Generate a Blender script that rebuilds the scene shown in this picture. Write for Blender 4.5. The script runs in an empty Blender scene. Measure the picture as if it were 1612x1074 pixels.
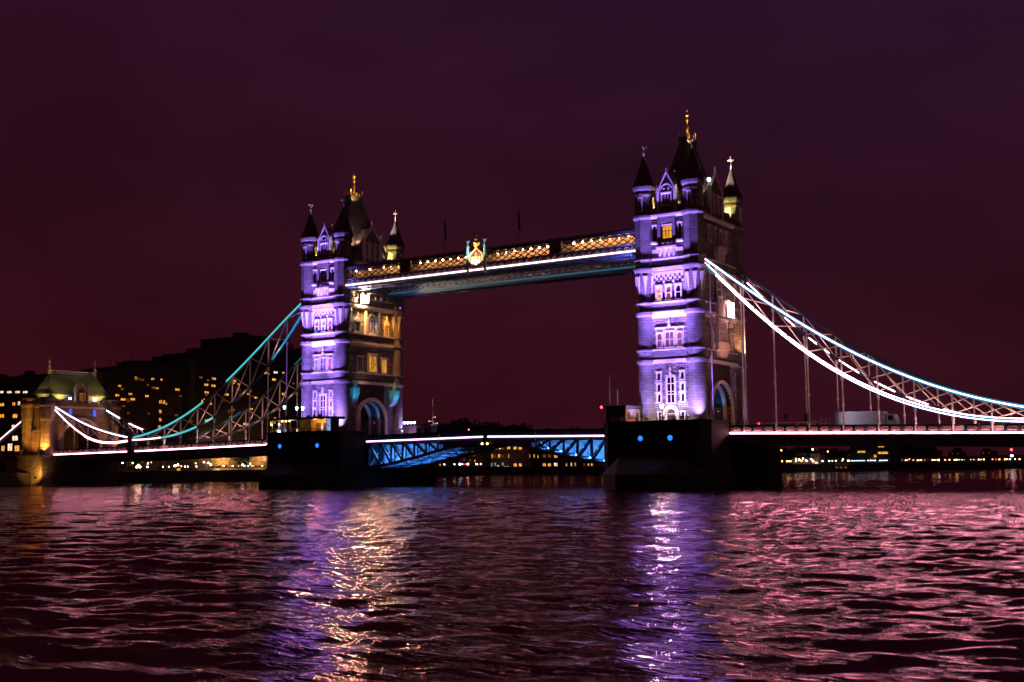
import bpy, math, random
import numpy as np
from math import sin, cos, pi, radians, sqrt, atan2, hypot
from mathutils import Vector, Matrix

random.seed(11)
C = bpy.context.scene.collection
SC = bpy.context.scene

# ------------------------------------------------------------------ camera, sky, exposure
CAM = Vector((130.709, -197.546, 4.487))
YAW, PIT, ROLL, FPX = -0.580, 0.105, -0.009, 1837.1
cd = bpy.data.cameras.new('camera'); cam = bpy.data.objects.new('camera', cd); C.objects.link(cam)
cd.sensor_fit = 'HORIZONTAL'; cd.sensor_width = 36.0; cd.lens = 36.0 * FPX / 1612.0
cd.clip_start = 0.5; cd.clip_end = 6000
fw = Vector((sin(YAW)*cos(PIT), cos(YAW)*cos(PIT), sin(PIT)))
rt = Vector((cos(YAW), -sin(YAW), 0)); up = rt.cross(fw)
r2 = rt*cos(ROLL) + up*sin(ROLL); u2 = -rt*sin(ROLL) + up*cos(ROLL)
M = Matrix((r2, u2, -fw)).transposed().to_4x4(); M.translation = CAM
cam.matrix_world = M
SC.camera = cam

world = bpy.data.worlds.new('World'); SC.world = world; world.use_nodes = True
nt = world.node_tree; nt.nodes.clear()
def N(t, typ, **kw):
    n = t.nodes.new(typ)
    for k, v in kw.items(): setattr(n, k, v)
    return n
wo = N(nt, 'ShaderNodeOutputWorld'); bg = N(nt, 'ShaderNodeBackground'); tc = N(nt, 'ShaderNodeTexCoord')
sp = N(nt, 'ShaderNodeSeparateXYZ'); rp = N(nt, 'ShaderNodeValToRGB')
nt.links.new(tc.outputs['Generated'], sp.inputs[0]); nt.links.new(sp.outputs['Z'], rp.inputs[0])
cr = rp.color_ramp; cr.elements[0].position = 0.0; cr.elements[0].color = (0.0305, 0.0038, 0.0086, 1)
cr.elements[1].position = 1.0; cr.elements[1].color = (0.060, 0.012, 0.022, 1)
for p_, c_ in ((0.10, (.0300, .0040, .0090, 1)), (0.24, (.0260, .0050, .0140, 1)), (0.40, (.0230, .0052, .0185, 1)), (0.62, (.080, .013, .024, 1))):
    e = cr.elements.new(p_); e.color = c_
nz = N(nt, 'ShaderNodeTexNoise'); nz.inputs['Scale'].default_value = 3.2; nz.inputs['Detail'].default_value = 4; nz.inputs['Roughness'].default_value = .5
mpg = N(nt, 'ShaderNodeMapping'); mpg.inputs['Scale'].default_value = (1, 1, 2.2)
nt.links.new(tc.outputs['Generated'], mpg.inputs[0]); nt.links.new(mpg.outputs[0], nz.inputs['Vector'])
mr = N(nt, 'ShaderNodeMapRange'); mr.inputs[1].default_value = .3; mr.inputs[2].default_value = .7; mr.inputs[3].default_value = .72; mr.inputs[4].default_value = 1.26
nt.links.new(nz.outputs[0], mr.inputs[0])
vm = N(nt, 'ShaderNodeVectorMath', operation='SCALE'); nt.links.new(rp.outputs[0], vm.inputs[0]); nt.links.new(mr.outputs[0], vm.inputs['Scale'])
dp = N(nt, 'ShaderNodeVectorMath', operation='DOT_PRODUCT'); nt.links.new(tc.outputs['Generated'], dp.inputs[0]); dp.inputs[1].default_value = tuple(rt)
m2 = N(nt, 'ShaderNodeMapRange'); m2.inputs[1].default_value = -.4; m2.inputs[2].default_value = .3; nt.links.new(dp.outputs['Value'], m2.inputs[0])
tn = N(nt, 'ShaderNodeMixRGB'); tn.inputs[1].default_value = (1.06, .92, .84, 1); tn.inputs[2].default_value = (.98, 1.08, 1.10, 1); nt.links.new(m2.outputs[0], tn.inputs[0])
ml = N(nt, 'ShaderNodeVectorMath', operation='MULTIPLY'); nt.links.new(vm.outputs[0], ml.inputs[0]); nt.links.new(tn.outputs[0], ml.inputs[1])
nt.links.new(ml.outputs[0], bg.inputs['Color']); bg.inputs['Strength'].default_value = 1.0
nt.links.new(bg.outputs[0], wo.inputs[0])

SC.view_settings.view_transform = 'Standard'; SC.view_settings.look = 'None'
SC.view_settings.exposure = 0; SC.view_settings.gamma = 1
SC.cycles.use_denoising = True
SC.cycles.max_bounces = 6; SC.cycles.diffuse_bounces = 2; SC.cycles.glossy_bounces = 3
SC.cycles.sample_clamp_indirect = 0.0

LED_DECK = 62.0       # deck edge strips
LED_CHAIN = 17.0      # suspension chain strips
VIOLET = (0.31, 0.165, 1.0)
WARM = (1.0, 0.37, 0.05)

# ------------------------------------------------------------------ materials
def mat(name):
    m = bpy.data.materials.new(name); m.use_nodes = True
    t = m.node_tree; t.nodes.clear()
    o = N(t, 'ShaderNodeOutputMaterial'); b = N(t, 'ShaderNodeBsdfPrincipled'); t.links.new(b.outputs[0], o.inputs[0])
    return m, t, b
def paint(name, col, rough=.5, metal=0, var=.25, scale=2.0, bump=.0):
    m, t, b = mat(name)
    tcx = N(t, 'ShaderNodeTexCoord'); n = N(t, 'ShaderNodeTexNoise'); n.inputs['Scale'].default_value = scale; n.inputs['Detail'].default_value = 5
    t.links.new(tcx.outputs['Object'], n.inputs['Vector'])
    mx = N(t, 'ShaderNodeMixRGB'); mx.inputs[1].default_value = (*[c*(1-var) for c in col], 1); mx.inputs[2].default_value = (*[min(1, c*(1+var)) for c in col], 1)
    t.links.new(n.outputs[0], mx.inputs[0]); t.links.new(mx.outputs[0], b.inputs['Base Color'])
    b.inputs['Roughness'].default_value = rough; b.inputs['Metallic'].default_value = metal
    if bump:
        bp_ = N(t, 'ShaderNodeBump'); bp_.inputs['Strength'].default_value = bump; bp_.inputs['Distance'].default_value = .1
        t.links.new(n.outputs[0], bp_.inputs['Height']); t.links.new(bp_.outputs[0], b.inputs['Normal'])
    return m
def masonry(name, c1, c2, cm, bw, bh, mortar, bump, dist=.05, rough=.85, stain=.35):
    m, t, b = mat(name)
    tcx = N(t, 'ShaderNodeTexCoord'); s = N(t, 'ShaderNodeSeparateXYZ'); t.links.new(tcx.outputs['Object'], s.inputs[0])
    ad = N(t, 'ShaderNodeMath', operation='ADD'); t.links.new(s.outputs[0], ad.inputs[0]); t.links.new(s.outputs[1], ad.inputs[1])
    cb = N(t, 'ShaderNodeCombineXYZ'); t.links.new(ad.outputs[0], cb.inputs[0]); t.links.new(s.outputs[2], cb.inputs[1])
    bk = N(t, 'ShaderNodeTexBrick'); bk.inputs['Scale'].default_value = 1; bk.inputs['Brick Width'].default_value = bw; bk.inputs['Row Height'].default_value = bh
    bk.inputs['Mortar Size'].default_value = mortar; bk.inputs['Mortar Smooth'].default_value = .4; bk.inputs['Bias'].default_value = 0
    bk.inputs['Color1'].default_value = (*c1, 1); bk.inputs['Color2'].default_value = (*c2, 1); bk.inputs['Mortar'].default_value = (*cm, 1)
    t.links.new(cb.outputs[0], bk.inputs['Vector'])
    n = N(t, 'ShaderNodeTexNoise'); n.inputs['Scale'].default_value = .55; n.inputs['Detail'].default_value = 7; n.inputs['Roughness'].default_value = .65
    t.links.new(tcx.outputs['Object'], n.inputs['Vector'])
    rm = N(t, 'ShaderNodeMapRange'); rm.inputs[1].default_value = .3; rm.inputs[2].default_value = .75; rm.inputs[3].default_value = 1-stain; rm.inputs[4].default_value = 1.08
    t.links.new(n.outputs[0], rm.inputs[0])
    sc_ = N(t, 'ShaderNodeVectorMath', operation='SCALE'); t.links.new(bk.outputs[0], sc_.inputs[0]); t.links.new(rm.outputs[0], sc_.inputs['Scale'])
    t.links.new(sc_.outputs[0], b.inputs['Base Color']); b.inputs['Roughness'].default_value = rough
    n2 = N(t, 'ShaderNodeTexNoise'); n2.inputs['Scale'].default_value = 5; n2.inputs['Detail'].default_value = 4; t.links.new(tcx.outputs['Object'], n2.inputs['Vector'])
    iv = N(t, 'ShaderNodeMath', operation='MULTIPLY_ADD'); iv.inputs[1].default_value = -1.0; t.links.new(bk.outputs['Fac'], iv.inputs[0]); t.links.new(n2.outputs[0], iv.inputs[2])
    bm_ = N(t, 'ShaderNodeBump'); bm_.inputs['Strength'].default_value = bump; bm_.inputs['Distance'].default_value = dist
    t.links.new(iv.outputs[0], bm_.inputs['Height']); t.links.new(bm_.outputs[0], b.inputs['Normal'])
    return m
def glow(name, col, s, base=(.1, .1, .1)):
    m, t, b = mat(name)
    b.inputs['Base Color'].default_value = (*base, 1); b.inputs['Emission Color'].default_value = (*col, 1); b.inputs['Emission Strength'].default_value = s
    b.inputs['Roughness'].default_value = .4
    return m
def lit_window(name, col, s, scale=1.3, lo=.25):
    # a lit room seen through glass: curtains and furniture break the light up
    m, t, b = mat(name)
    tcx = N(t, 'ShaderNodeTexCoord'); n = N(t, 'ShaderNodeTexNoise'); n.inputs['Scale'].default_value = scale; n.inputs['Detail'].default_value = 2
    t.links.new(tcx.outputs['Object'], n.inputs['Vector'])
    rm = N(t, 'ShaderNodeMapRange'); rm.inputs[1].default_value = .35; rm.inputs[2].default_value = .65; rm.inputs[3].default_value = s*lo; rm.inputs[4].default_value = s
    t.links.new(n.outputs[0], rm.inputs[0]); t.links.new(rm.outputs[0], b.inputs['Emission Strength'])
    b.inputs['Emission Color'].default_value = (*col, 1); b.inputs['Base Color'].default_value = (.05, .05, .05, 1); b.inputs['Roughness'].default_value = .15
    return m

ASH = masonry('ashlar_stone', (.21, .19, .175), (.145, .13, .12), (.055, .05, .048), 1.5, .52, .035, .55, .05)
RUB = masonry('coursed_rubble', (.42, .38, .35), (.13, .12, .115), (.06, .055, .05), 1.05, .37, .05, 1.0, .22, stain=.3)
TRIM = masonry('portland_trim', (.66, .63, .59), (.58, .55, .52), (.40, .38, .35), 2.2, 1.4, .01, .2, .02, stain=.22)
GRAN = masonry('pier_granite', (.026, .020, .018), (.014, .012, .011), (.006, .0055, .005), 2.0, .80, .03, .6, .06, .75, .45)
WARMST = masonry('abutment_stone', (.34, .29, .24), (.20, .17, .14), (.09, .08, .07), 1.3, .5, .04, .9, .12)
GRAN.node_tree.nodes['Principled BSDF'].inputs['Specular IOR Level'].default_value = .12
SLATE = masonry('roof_slate', (.050, .050, .056), (.036, .036, .042), (.018, .018, .02), .5, .32, .02, .5, .04, .6)
GOLD = paint('gilding', (.90, .58, .14), .48, .85, .12)
TEAL = paint('bridge_blue_paint', (.13, .34, .42), .42, 0, .2, 1.2)
DKTEAL = paint('dark_blue_paint', (.035, .075, .10), .45, 0, .25, 1.0)
WHITE = paint('white_paint', (.62, .62, .60), .45, 0, .12, 1.5)
RED = paint('red_paint', (.45, .03, .04), .5)
IRON = paint('dark_iron', (.03, .03, .032), .5, .3)
ASPH = paint('asphalt', (.05, .05, .05), .9, 0, .3, 3, .3)
DARKC = paint('dark_concrete', (.024, .021, .020), .85, 0, .3, .4)
BRICKD = masonry('dark_brick', (.045, .024, .018), (.032, .018, .014), (.03, .025, .022), .45, .15, .02, .4, .03)
PALEB = masonry('pale_block', (.30, .24, .19), (.26, .21, .17), (.18, .15, .12), 1.2, .6, .02, .3, .03)
LEAF = paint('foliage', (.022, .034, .014), .8, 0, .45, .8)
BARK = paint('bark', (.05, .035, .025), .9, 0, .3, 4)
LATT = paint('lattice_paint', (.10, .055, .05), .5, 0, .2, 1.0)
CREAM = paint('cream_paint', (.62, .50, .34), .6, 0, .1)
GLASS = paint('night_glass', (.012, .012, .016), .06, 0, .2)
BLUEGLASS = glow('blue_lit_glass', (.02, .10, .45), .25)
TEALGLASS = glow('teal_lit_glass', (.02, .22, .28), .25)
REDGLASS = glow('red_lit_glass', (.8, .02, .10), .4)
CLOTH = paint('flag_cloth', (.06, .02, .03), .8)
WIN = lit_window('warm_lit_room', (1.0, .42, .07), 1.6)
WIN2 = lit_window('dim_lit_room', (.9, .26, .06), .30)
WINW = lit_window('white_lit_room', (1.0, .72, .45), 1.9)
WINC = lit_window('cool_lit_room', (.45, .80, .85), .5)
WINY = lit_window('curtained_lit_room', (1.0, .50, .05), 1.5, 1.1, .02)
WINB = lit_window('amber_lit_room', (1.0, .40, .035), 1.25, .7, .55)
LEDW = glow('white_led', (1.0, .34, .46), LED_DECK*.9)
LEDL = glow('far_white_led', (1.0, .36, .50), LED_DECK*.32)
LEDB = glow('blue_white_led', (1.0, .55, .95), 4.2)
LEDC = glow('chain_led', (1.0, .52, .60), LED_CHAIN)
LEDCL = glow('far_chain_led', (1.0, .42, .50), LED_CHAIN*.5)
LEDT = glow('teal_led', (.07, .62, .66), .95)
CHORDGLOW = glow('azure_chord_glow', (.0, .36, .62), .9)  # azure glow of lit chord steel, put in as emission
LEDTD = glow('deep_teal_led', (.0, .16, .26), .8)
LEDWK = glow('walkway_led', (1.0, .46, .50), 7.0)
BULBW = glow('warm_bulb', (1.0, .50, .14), 14)
BULBH = glow('hot_bulb', (1.0, .74, .44), 30)
STREETB = glow('street_bulb', (1.0, .66, .70), 330)
BULBC = glow('cool_bulb', (.55, .78, 1.0), 16)
BULBG = glow('green_bulb', (.05, .75, .40), 1.6)
BULBR = glow('red_bulb', (1.0, .03, .05), 12)
BLUEL = glow('blue_lamp', (.04, .25, 1.0), 45)
PORT = glow('blue_porthole', (.02, .21, .95), 1.5)
CORR = glow('corridor_bulb', (1.0, .46, .20), 75)

# ------------------------------------------------------------------ mesh helpers
class MB:
    def __init__(s): s.v = []; s.f = []
    def add(s, vs, fs):
        o = len(s.v); s.v += [tuple(p) for p in vs]; s.f += [tuple(i+o for i in f) for f in fs]; return s
    def box(s, x0, x1, y0, y1, z0, z1):
        return s.add([(x0,y0,z0),(x1,y0,z0),(x1,y1,z0),(x0,y1,z0),(x0,y0,z1),(x1,y0,z1),(x1,y1,z1),(x0,y1,z1)],
                     [(0,3,2,1),(4,5,6,7),(0,1,5,4),(1,2,6,5),(2,3,7,6),(3,0,4,7)])
    def prism(s, poly, f0, f1):
        # poly: list of 2D points; f0/f1 map a 2D point to a 3D point on the two end caps
        n = len(poly); vs = [f0(*p) for p in poly] + [f1(*p) for p in poly]
        fs = [tuple(range(n-1, -1, -1)), tuple(range(n, 2*n))] + [(i, (i+1) % n, n+(i+1) % n, n+i) for i in range(n)]
        return s.add(vs, fs)
    def lathe(s, cx, cy, prof, n=24, shape=None, cap=True):
        # prof: (radius, z[, octagon fraction])
        vs = []; k = len(prof)
        for q in prof:
            r, z = q[0], q[1]; o = q[2] if len(q) > 2 else 0
            for i in range(n):
                a = 2*pi*i/n + pi/n*0
                ro = r*cos(pi/8)/cos((a % (pi/4)) - pi/8)*1.04 if o else r
                rr = r*(1-o) + ro*o
                vs.append((cx+rr*cos(a), cy+rr*sin(a), z))
        fs = [(j*n+i, j*n+(i+1) % n, (j+1)*n+(i+1) % n, (j+1)*n+i) for j in range(k-1) for i in range(n)]
        if cap: fs += [tuple(range(n-1, -1, -1)), tuple(range((k-1)*n, k*n))]
        return s.add(vs, fs)
    def tube(s, pts, r, n=6):
        pts = [Vector(p) for p in pts]; vs = []; k = len(pts)
        for i, p in enumerate(pts):
            d = (pts[min(i+1, k-1)] - pts[max(i-1, 0)]).normalized()
            a = d.cross(Vector((0, 0, 1)));  a = a.normalized() if a.length > 1e-4 else Vector((1, 0, 0))
            b = d.cross(a)
            rr = r[i] if isinstance(r, (list, tuple)) else r
            vs += [p + (a*cos(2*pi*j/n) + b*sin(2*pi*j/n))*rr for j in range(n)]
        fs = [(j*n+i, j*n+(i+1) % n, (j+1)*n+(i+1) % n, (j+1)*n+i) for j in range(k-1) for i in range(n)]
        fs += [tuple(range(n-1, -1, -1)), tuple(range((k-1)*n, k*n))]
        return s.add(vs, fs)
    def bar(s, p, q, w, h):
        # rectangular bar from p to q; w across, h in the vertical plane
        p = Vector(p); q = Vector(q); d = (q-p).normalized()
        a = Vector((0, 1, 0)) if abs(d.y) < .7 else Vector((1, 0, 0))
        a = (a - d*a.dot(d)).normalized(); b = d.cross(a)
        vs = [c + a*sx*w/2 + b*sz*h/2 for c in (p, q) for sx, sz in ((-1,-1),(1,-1),(1,1),(-1,1))]
        return s.add(vs, [(0,3,2,1),(4,5,6,7),(0,1,5,4),(1,2,6,5),(2,3,7,6),(3,0,4,7)])
    def ball(s, c, r, n=8, m=5, sz=1.0):
        return s.lathe(c[0], c[1], [(max(.02*r, r*sin(pi*j/m)), c[2]-r*sz*cos(pi*j/m)) for j in range(m+1)], n)
    def build(s, name, material, parent=None, off=(0, 0, 0), smooth=None, loc=None):
        me = bpy.data.meshes.new(name)
        me.from_pydata([(v[0]-off[0], v[1]-off[1], v[2]-off[2]) for v in s.v], [], s.f)
        import bmesh
        b = bmesh.new(); b.from_mesh(me); bmesh.ops.recalc_face_normals(b, faces=b.faces); b.to_mesh(me); b.free()
        me.materials.append(material)
        if smooth:
            me.shade_smooth(); me.set_sharp_from_angle(angle=radians(smooth))
        o = bpy.data.objects.new(name, me); C.objects.link(o)
        if parent is not None: o.parent = parent
        if loc is not None: o.location = loc
        return o
def tag(o, label, cat=None, group=None, kind=None):
    if label: o['label'] = label
    if cat: o['category'] = cat
    if group: o['group'] = group
    if kind: o['kind'] = kind
    return o
def thing(name, label, cat, loc=(0, 0, 0), rz=0, group=None):
    o = bpy.data.objects.new(name, None); C.objects.link(o); o.location = loc; o.rotation_euler = (0, 0, rz)
    return tag(o, label, cat, group)
def structure(o): o['kind'] = 'structure'; return o
def copy_tree(o, parent=None):
    c = o.copy(); C.objects.link(c)
    if parent is not None: c.parent = parent
    for ch in list(o.children): copy_tree(ch, c)
    return c
def lamp(kind, loc, col, power, parent=None, target=None, size=60, blend=.6, radius=.25):
    l = bpy.data.lights.new('lamp_light', kind); l.color = col; l.energy = power; l.shadow_soft_size = radius
    if kind == 'SPOT': l.spot_size = radians(size); l.spot_blend = blend
    o = bpy.data.objects.new('lamp_light', l); C.objects.link(o); o.location = loc
    if target is not None:
        d = Vector(target) - Vector(loc); o.rotation_euler = d.to_track_quat('-Z', 'Y').to_euler()
    if parent is not None: o.parent = parent
    return o
_fl = {}
def floodlight(loc, target, col, power, label, size=60, blend=.6, radius=.2, lens=None, group='floodlights washing the bridge towers', s=1.0):
    # a small housing with a glass front; the lamp sits just in front of the glass
    L = Vector(loc); d = (Vector(target)-L).normalized()
    t = thing('floodlight', label, 'floodlight', L, 0, group)
    t.rotation_euler = d.to_track_quat('-Z', 'Y').to_euler()
    if 'h' not in _fl:
        h = MB(); h.box(-.22, .22, -.16, .16, .04, .34); h.box(-.27, .27, -.20, .20, .0, .04); h.box(-.30, -.26, -.04, .04, .0, .45); h.box(.26, .30, -.04, .04, 0, .45); h.box(-.30, .30, -.04, .04, .45, .49)
        _fl['h'] = h.build('housing', IRON)
        g = MB(); g.box(-.19, .19, -.13, .13, -.02, -.001); _fl['g'] = g.build('lens', glow('flood_lens', (.7, .6, 1), 3))
        a, b = _fl['h'], _fl['g']
    else:
        a, b = _fl['h'].copy(), _fl['g'].copy(); C.objects.link(a); C.objects.link(b)
    a.parent = t; b.parent = t
    t.scale = (s, s, s)
    l = lamp('SPOT', (0, 0, -.12), col, power, t, None, size, blend, radius)
    return t
def interp(pts, x):
    xs = [p[0] for p in pts]; zs = [p[1] for p in pts]; return float(np.interp(x, xs, zs))
def smoothcurve(pts, deg=4):
    c = np.polyfit([p[0] for p in pts], [p[1] for p in pts], deg); return lambda x: float(np.polyval(c, x))

# faces of a rectangular building: (u, outward distance, z) -> xyz
def FACE(kind, c):
    return {'F': lambda u, d, z: (u, -c-d, z), 'B': lambda u, d, z: (-u, c+d, z),
            'R': lambda u, d, z: (c+d, u, z), 'L': lambda u, d, z: (-c-d, -u, z)}[kind]
def fbox(m, T, u0, u1, d0, d1, z0, z1):
    vs = [T(u, d, z) for z in (z0, z1) for u, d in ((u0, d0), (u1, d0), (u1, d1), (u0, d1))]
    m.add(vs, [(0,3,2,1),(4,5,6,7),(0,1,5,4),(1,2,6,5),(2,3,7,6),(3,0,4,7)])
def fpoly(m, T, poly, d0, d1):
    m.prism(poly, lambda u, z: T(u, d0, z), lambda u, z: T(u, d1, z))
def gothic_window(parent, T, u, z0, z1, w, lights=2, rows=2, pane=None, off=(0,0,0), sur=.22, depth=.30, name='window', head=True, frame=None, transom=None):
    pane = pane or GLASS; frame = frame or TRIM
    m = MB(); a = w/2
    fbox(m, T, u-a-sur, u-a, 0, depth, z0, z1); fbox(m, T, u+a, u+a+sur, 0, depth, z0, z1)
    fbox(m, T, u-a-sur-.06, u+a+sur+.06, 0, depth+.08, z1, z1+sur*1.3); fbox(m, T, u-a-sur-.08, u+a+sur+.08, 0, depth+.12, z0-sur*.9, z0)
    lw = w/lights; t_ = min(.065, lw*.09)
    for i in range(1, lights): fbox(m, T, u-a+i*lw-t_, u-a+i*lw+t_, .02, depth-.08, z0, z1)
    zz = [z0 + (z1-z0)*k/rows for k in range(1, rows)] if transom is None else transom
    for z in zz: fbox(m, T, u-a, u+a, .02, depth-.10, z-t_, z+t_)
    if head:
        hh = min(lw*.55, (z1-z0)*.3)
        for i in range(lights):
            c = u-a+(i+.5)*lw
            for s in (-1, 1):
                fpoly(m, T, [(c+s*lw*.5, z1), (c+s*lw*.5, z1-hh), (c+s*lw*.36, z1-hh*.5), (c+s*lw*.02, z1)], .02, depth-.09)
    o = m.build(name, frame, parent, off)
    p = MB(); fbox(p, T, u-a, u+a, .0, .05, z0, z1); p.build('pane', pane, o, off)
    return o
def arch_pts(w, spring, rise, n=14, pointed=0.0):
    # half circle/ellipse (pointed > 0 lifts the crown) from (+w, spring) to (-w, spring)
    out = []
    for i in range(n+1):
        a = pi*i/n; out.append((w*cos(a), spring + rise*(sin(a)**(1.0-.25*pointed)) + pointed*rise*.12*(1-abs(cos(a)))))
    return out
def arch_wall(m, T, u0, u1, z0, z1, w, spring, rise, d0, d1, pointed=0):
    fbox(m, T, u0, -w, d0, d1, z0, z1); fbox(m, T, w, u1, d0, d1, z0, z1)
    ap = arch_pts(w, spring, rise, 16, pointed)
    for (a, b), (c, d) in zip(ap[:-1], ap[1:]): fpoly(m, T, [(a, b), (a, z1), (c, z1), (c, d)], d0, d1)
def arch_ring(m, T, w, spring, rise, t, d0, d1, z0=None, pointed=0):
    i_ = arch_pts(w, spring, rise, 18, pointed); o_ = arch_pts(w+t, spring, rise+t, 18, pointed)
    for k in range(18): fpoly(m, T, [i_[k], o_[k], o_[k+1], i_[k+1]], d0, d1)
    if z0 is not None: fbox(m, T, -w-t, -w, d0, d1, z0, spring); fbox(m, T, w, w+t, d0, d1, z0, spring)

def pixel_ray(px, py):
    return fw + r2*((px-806)/FPX) - u2*((py-537)/FPX)
def at(px, py, Y):      # world point where the sight line through a photo pixel meets the plane y = Y
    d = pixel_ray(px, py); return CAM + d*((Y-CAM.y)/d.y)

# ------------------------------------------------------------------ water and land
ZB = 11.35      # sill of the tower ground stage
ZP = 9.62       # paved top of the piers, foot of the towers
def water_material():
    m, t, b = mat('river_water')
    t.nodes.remove(b); o_ = [n for n in t.nodes if n.type == 'OUTPUT_MATERIAL'][0]
    df = N(t, 'ShaderNodeBsdfDiffuse'); df.inputs['Color'].default_value = (.020, .006, .008, 1)
    b = N(t, 'ShaderNodeBsdfGlossy'); b.inputs['Color'].default_value = (1.0, .74, .83, 1); b.inputs['Roughness'].default_value = .075
    fr = N(t, 'ShaderNodeFresnel'); fr.inputs['IOR'].default_value = 1.34; mxs = N(t, 'ShaderNodeMixShader')
    t.links.new(fr.outputs[0], mxs.inputs[0]); t.links.new(df.outputs[0], mxs.inputs[1]); t.links.new(b.outputs[0], mxs.inputs[2]); t.links.new(mxs.outputs[0], o_.inputs[0])
    tcx = N(t, 'ShaderNodeTexCoord'); mp_ = N(t, 'ShaderNodeMapping'); mp_.inputs['Rotation'].default_value = (0, 0, -YAW*-1); mp_.inputs['Scale'].default_value = (.40, 1.4, 1)
    t.links.new(tcx.outputs['Object'], mp_.inputs[0])
    h = None
    for sc_, w in ((.5, .42), (1.6, .34), (4.6, .13)):
        n = N(t, 'ShaderNodeTexNoise'); n.inputs['Scale'].default_value = sc_; n.inputs['Detail'].default_value = 3; n.inputs['Roughness'].default_value = .55; n.inputs['Distortion'].default_value = .4
        t.links.new(mp_.outputs[0], n.inputs['Vector'])
        mu = N(t, 'ShaderNodeMath', operation='MULTIPLY_ADD'); mu.inputs[1].default_value = w; t.links.new(n.outputs[0], mu.inputs[0])
        if h is None: mu.inputs[2].default_value = 0
        else: t.links.new(h.outputs[0], mu.inputs[2])
        h = mu
    bp_ = N(t, 'ShaderNodeBump'); bp_.inputs['Strength'].default_value = 1; bp_.inputs['Distance'].default_value = .28
    t.links.new(h.outputs[0], bp_.inputs['Height']); t.links.new(bp_.outputs[0], b.inputs['Normal']); t.links.new(bp_.outputs[0], fr.inputs['Normal']); t.links.new(bp_.outputs[0], df.inputs['Normal'])
    return m
def build_water():
    rng = np.random.default_rng(5)
    ys = [-235.0]
    while ys[-1] < 40:
        dd = max(8.0, abs(ys[-1]-CAM.y)); ys.append(ys[-1] + min(.9, max(.10, .10*(dd/22.0)**1.35)))
    while ys[-1] < 1500: ys.append(ys[-1] + max(1.0, (ys[-1]-38)*.12))
    xs = [-150.0]
    while xs[-1] < 185:
        x = xs[-1]; d_ = 0 if 62 < x < 150 else min(abs(x-62), abs(x-150)); xs.append(x + min(.9, .26 + d_*.012))
    left = [-900, -600, -400, -300, -230, -190, -165]; right = [200, 240, 320, 500, 900, 1500]
    xs = np.array(left + xs + right); ys = np.array([-700, -450, -320, -265] + ys)
    X, Y = np.meshgrid(xs, ys); Z = np.zeros_like(X); DX = np.zeros_like(X); DY = np.zeros_like(X)
    dist = np.hypot(X-CAM.x, Y-CAM.y)
    for i in range(84):
        lam = .7*(15/.7)**(rng.random()**1.15); k = 2*pi/lam
        th = YAW + rng.normal(0, .66) + (0.25 if lam > 5 else 0)      # heading, mostly along the line of sight
        kx, ky = k*sin(th), k*cos(th)
        amp = .0062*lam**.82*(.7+.6*rng.random())/ (1+ (lam/9)**2)
        fade = np.clip((lam*90-dist)/(lam*45), 0, 1)
        ph = kx*X + ky*Y + rng.random()*2*pi
        # groups of waves rather than an even chop
        env = .55 + .45*np.sin(X*.021*(1+rng.random()) + Y*.013*(1+rng.random()) + rng.random()*6.3)
        A = amp*fade*env
        Z += A*np.sin(ph); DX -= .75*A*np.cos(ph)*sin(th); DY -= .75*A*np.cos(ph)*cos(th)
    edge = np.clip((Y+265)/30, 0, 1)*np.clip((400-Y)/100, 0, 1)
    Z *= edge; X = X + DX*edge; Y = Y + DY*edge
    ny, nx = X.shape
    co = np.stack([X, Y, Z], -1).reshape(-1, 3).astype(np.float32)
    idx = np.arange(nx*ny).reshape(ny, nx)
    q = np.stack([idx[:-1, :-1], idx[:-1, 1:], idx[1:, 1:], idx[1:, :-1]], -1).reshape(-1, 4)
    me = bpy.data.meshes.new('river_water'); me.vertices.add(len(co)); me.vertices.foreach_set('co', co.ravel())
    me.loops.add(q.size); me.loops.foreach_set('vertex_index', q.ravel().astype(np.int32))
    me.polygons.add(len(q)); me.polygons.foreach_set('loop_start', np.arange(0, q.size, 4, dtype=np.int32))
    me.polygons.foreach_set('use_smooth', np.ones(len(q), dtype=bool))
    me.update(); me.validate()
    me.materials.append(water_material())
    o = bpy.data.objects.new('river_water', me); C.objects.link(o); structure(o)
build_water()
bed = MB(); bed.box(-1500, 1500, -900, 2500, -9, -7); structure(bed.build('river_bed', DARKC))
bank = MB()
shore = [(-140, -230), (-140, 150), (-165, 190), (-150, 212), (-60, 236), (-20, 330), (60, 520), (170, 600), (600, 640), (1500, 660), (1500, 2400), (-1500, 2400), (-1500, -230)]
bank.prism(shore, lambda x, y: (x, y, -7.2), lambda x, y: (x, y, 3.4))
structure(bank.build('riverbank', DARKC))

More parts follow.
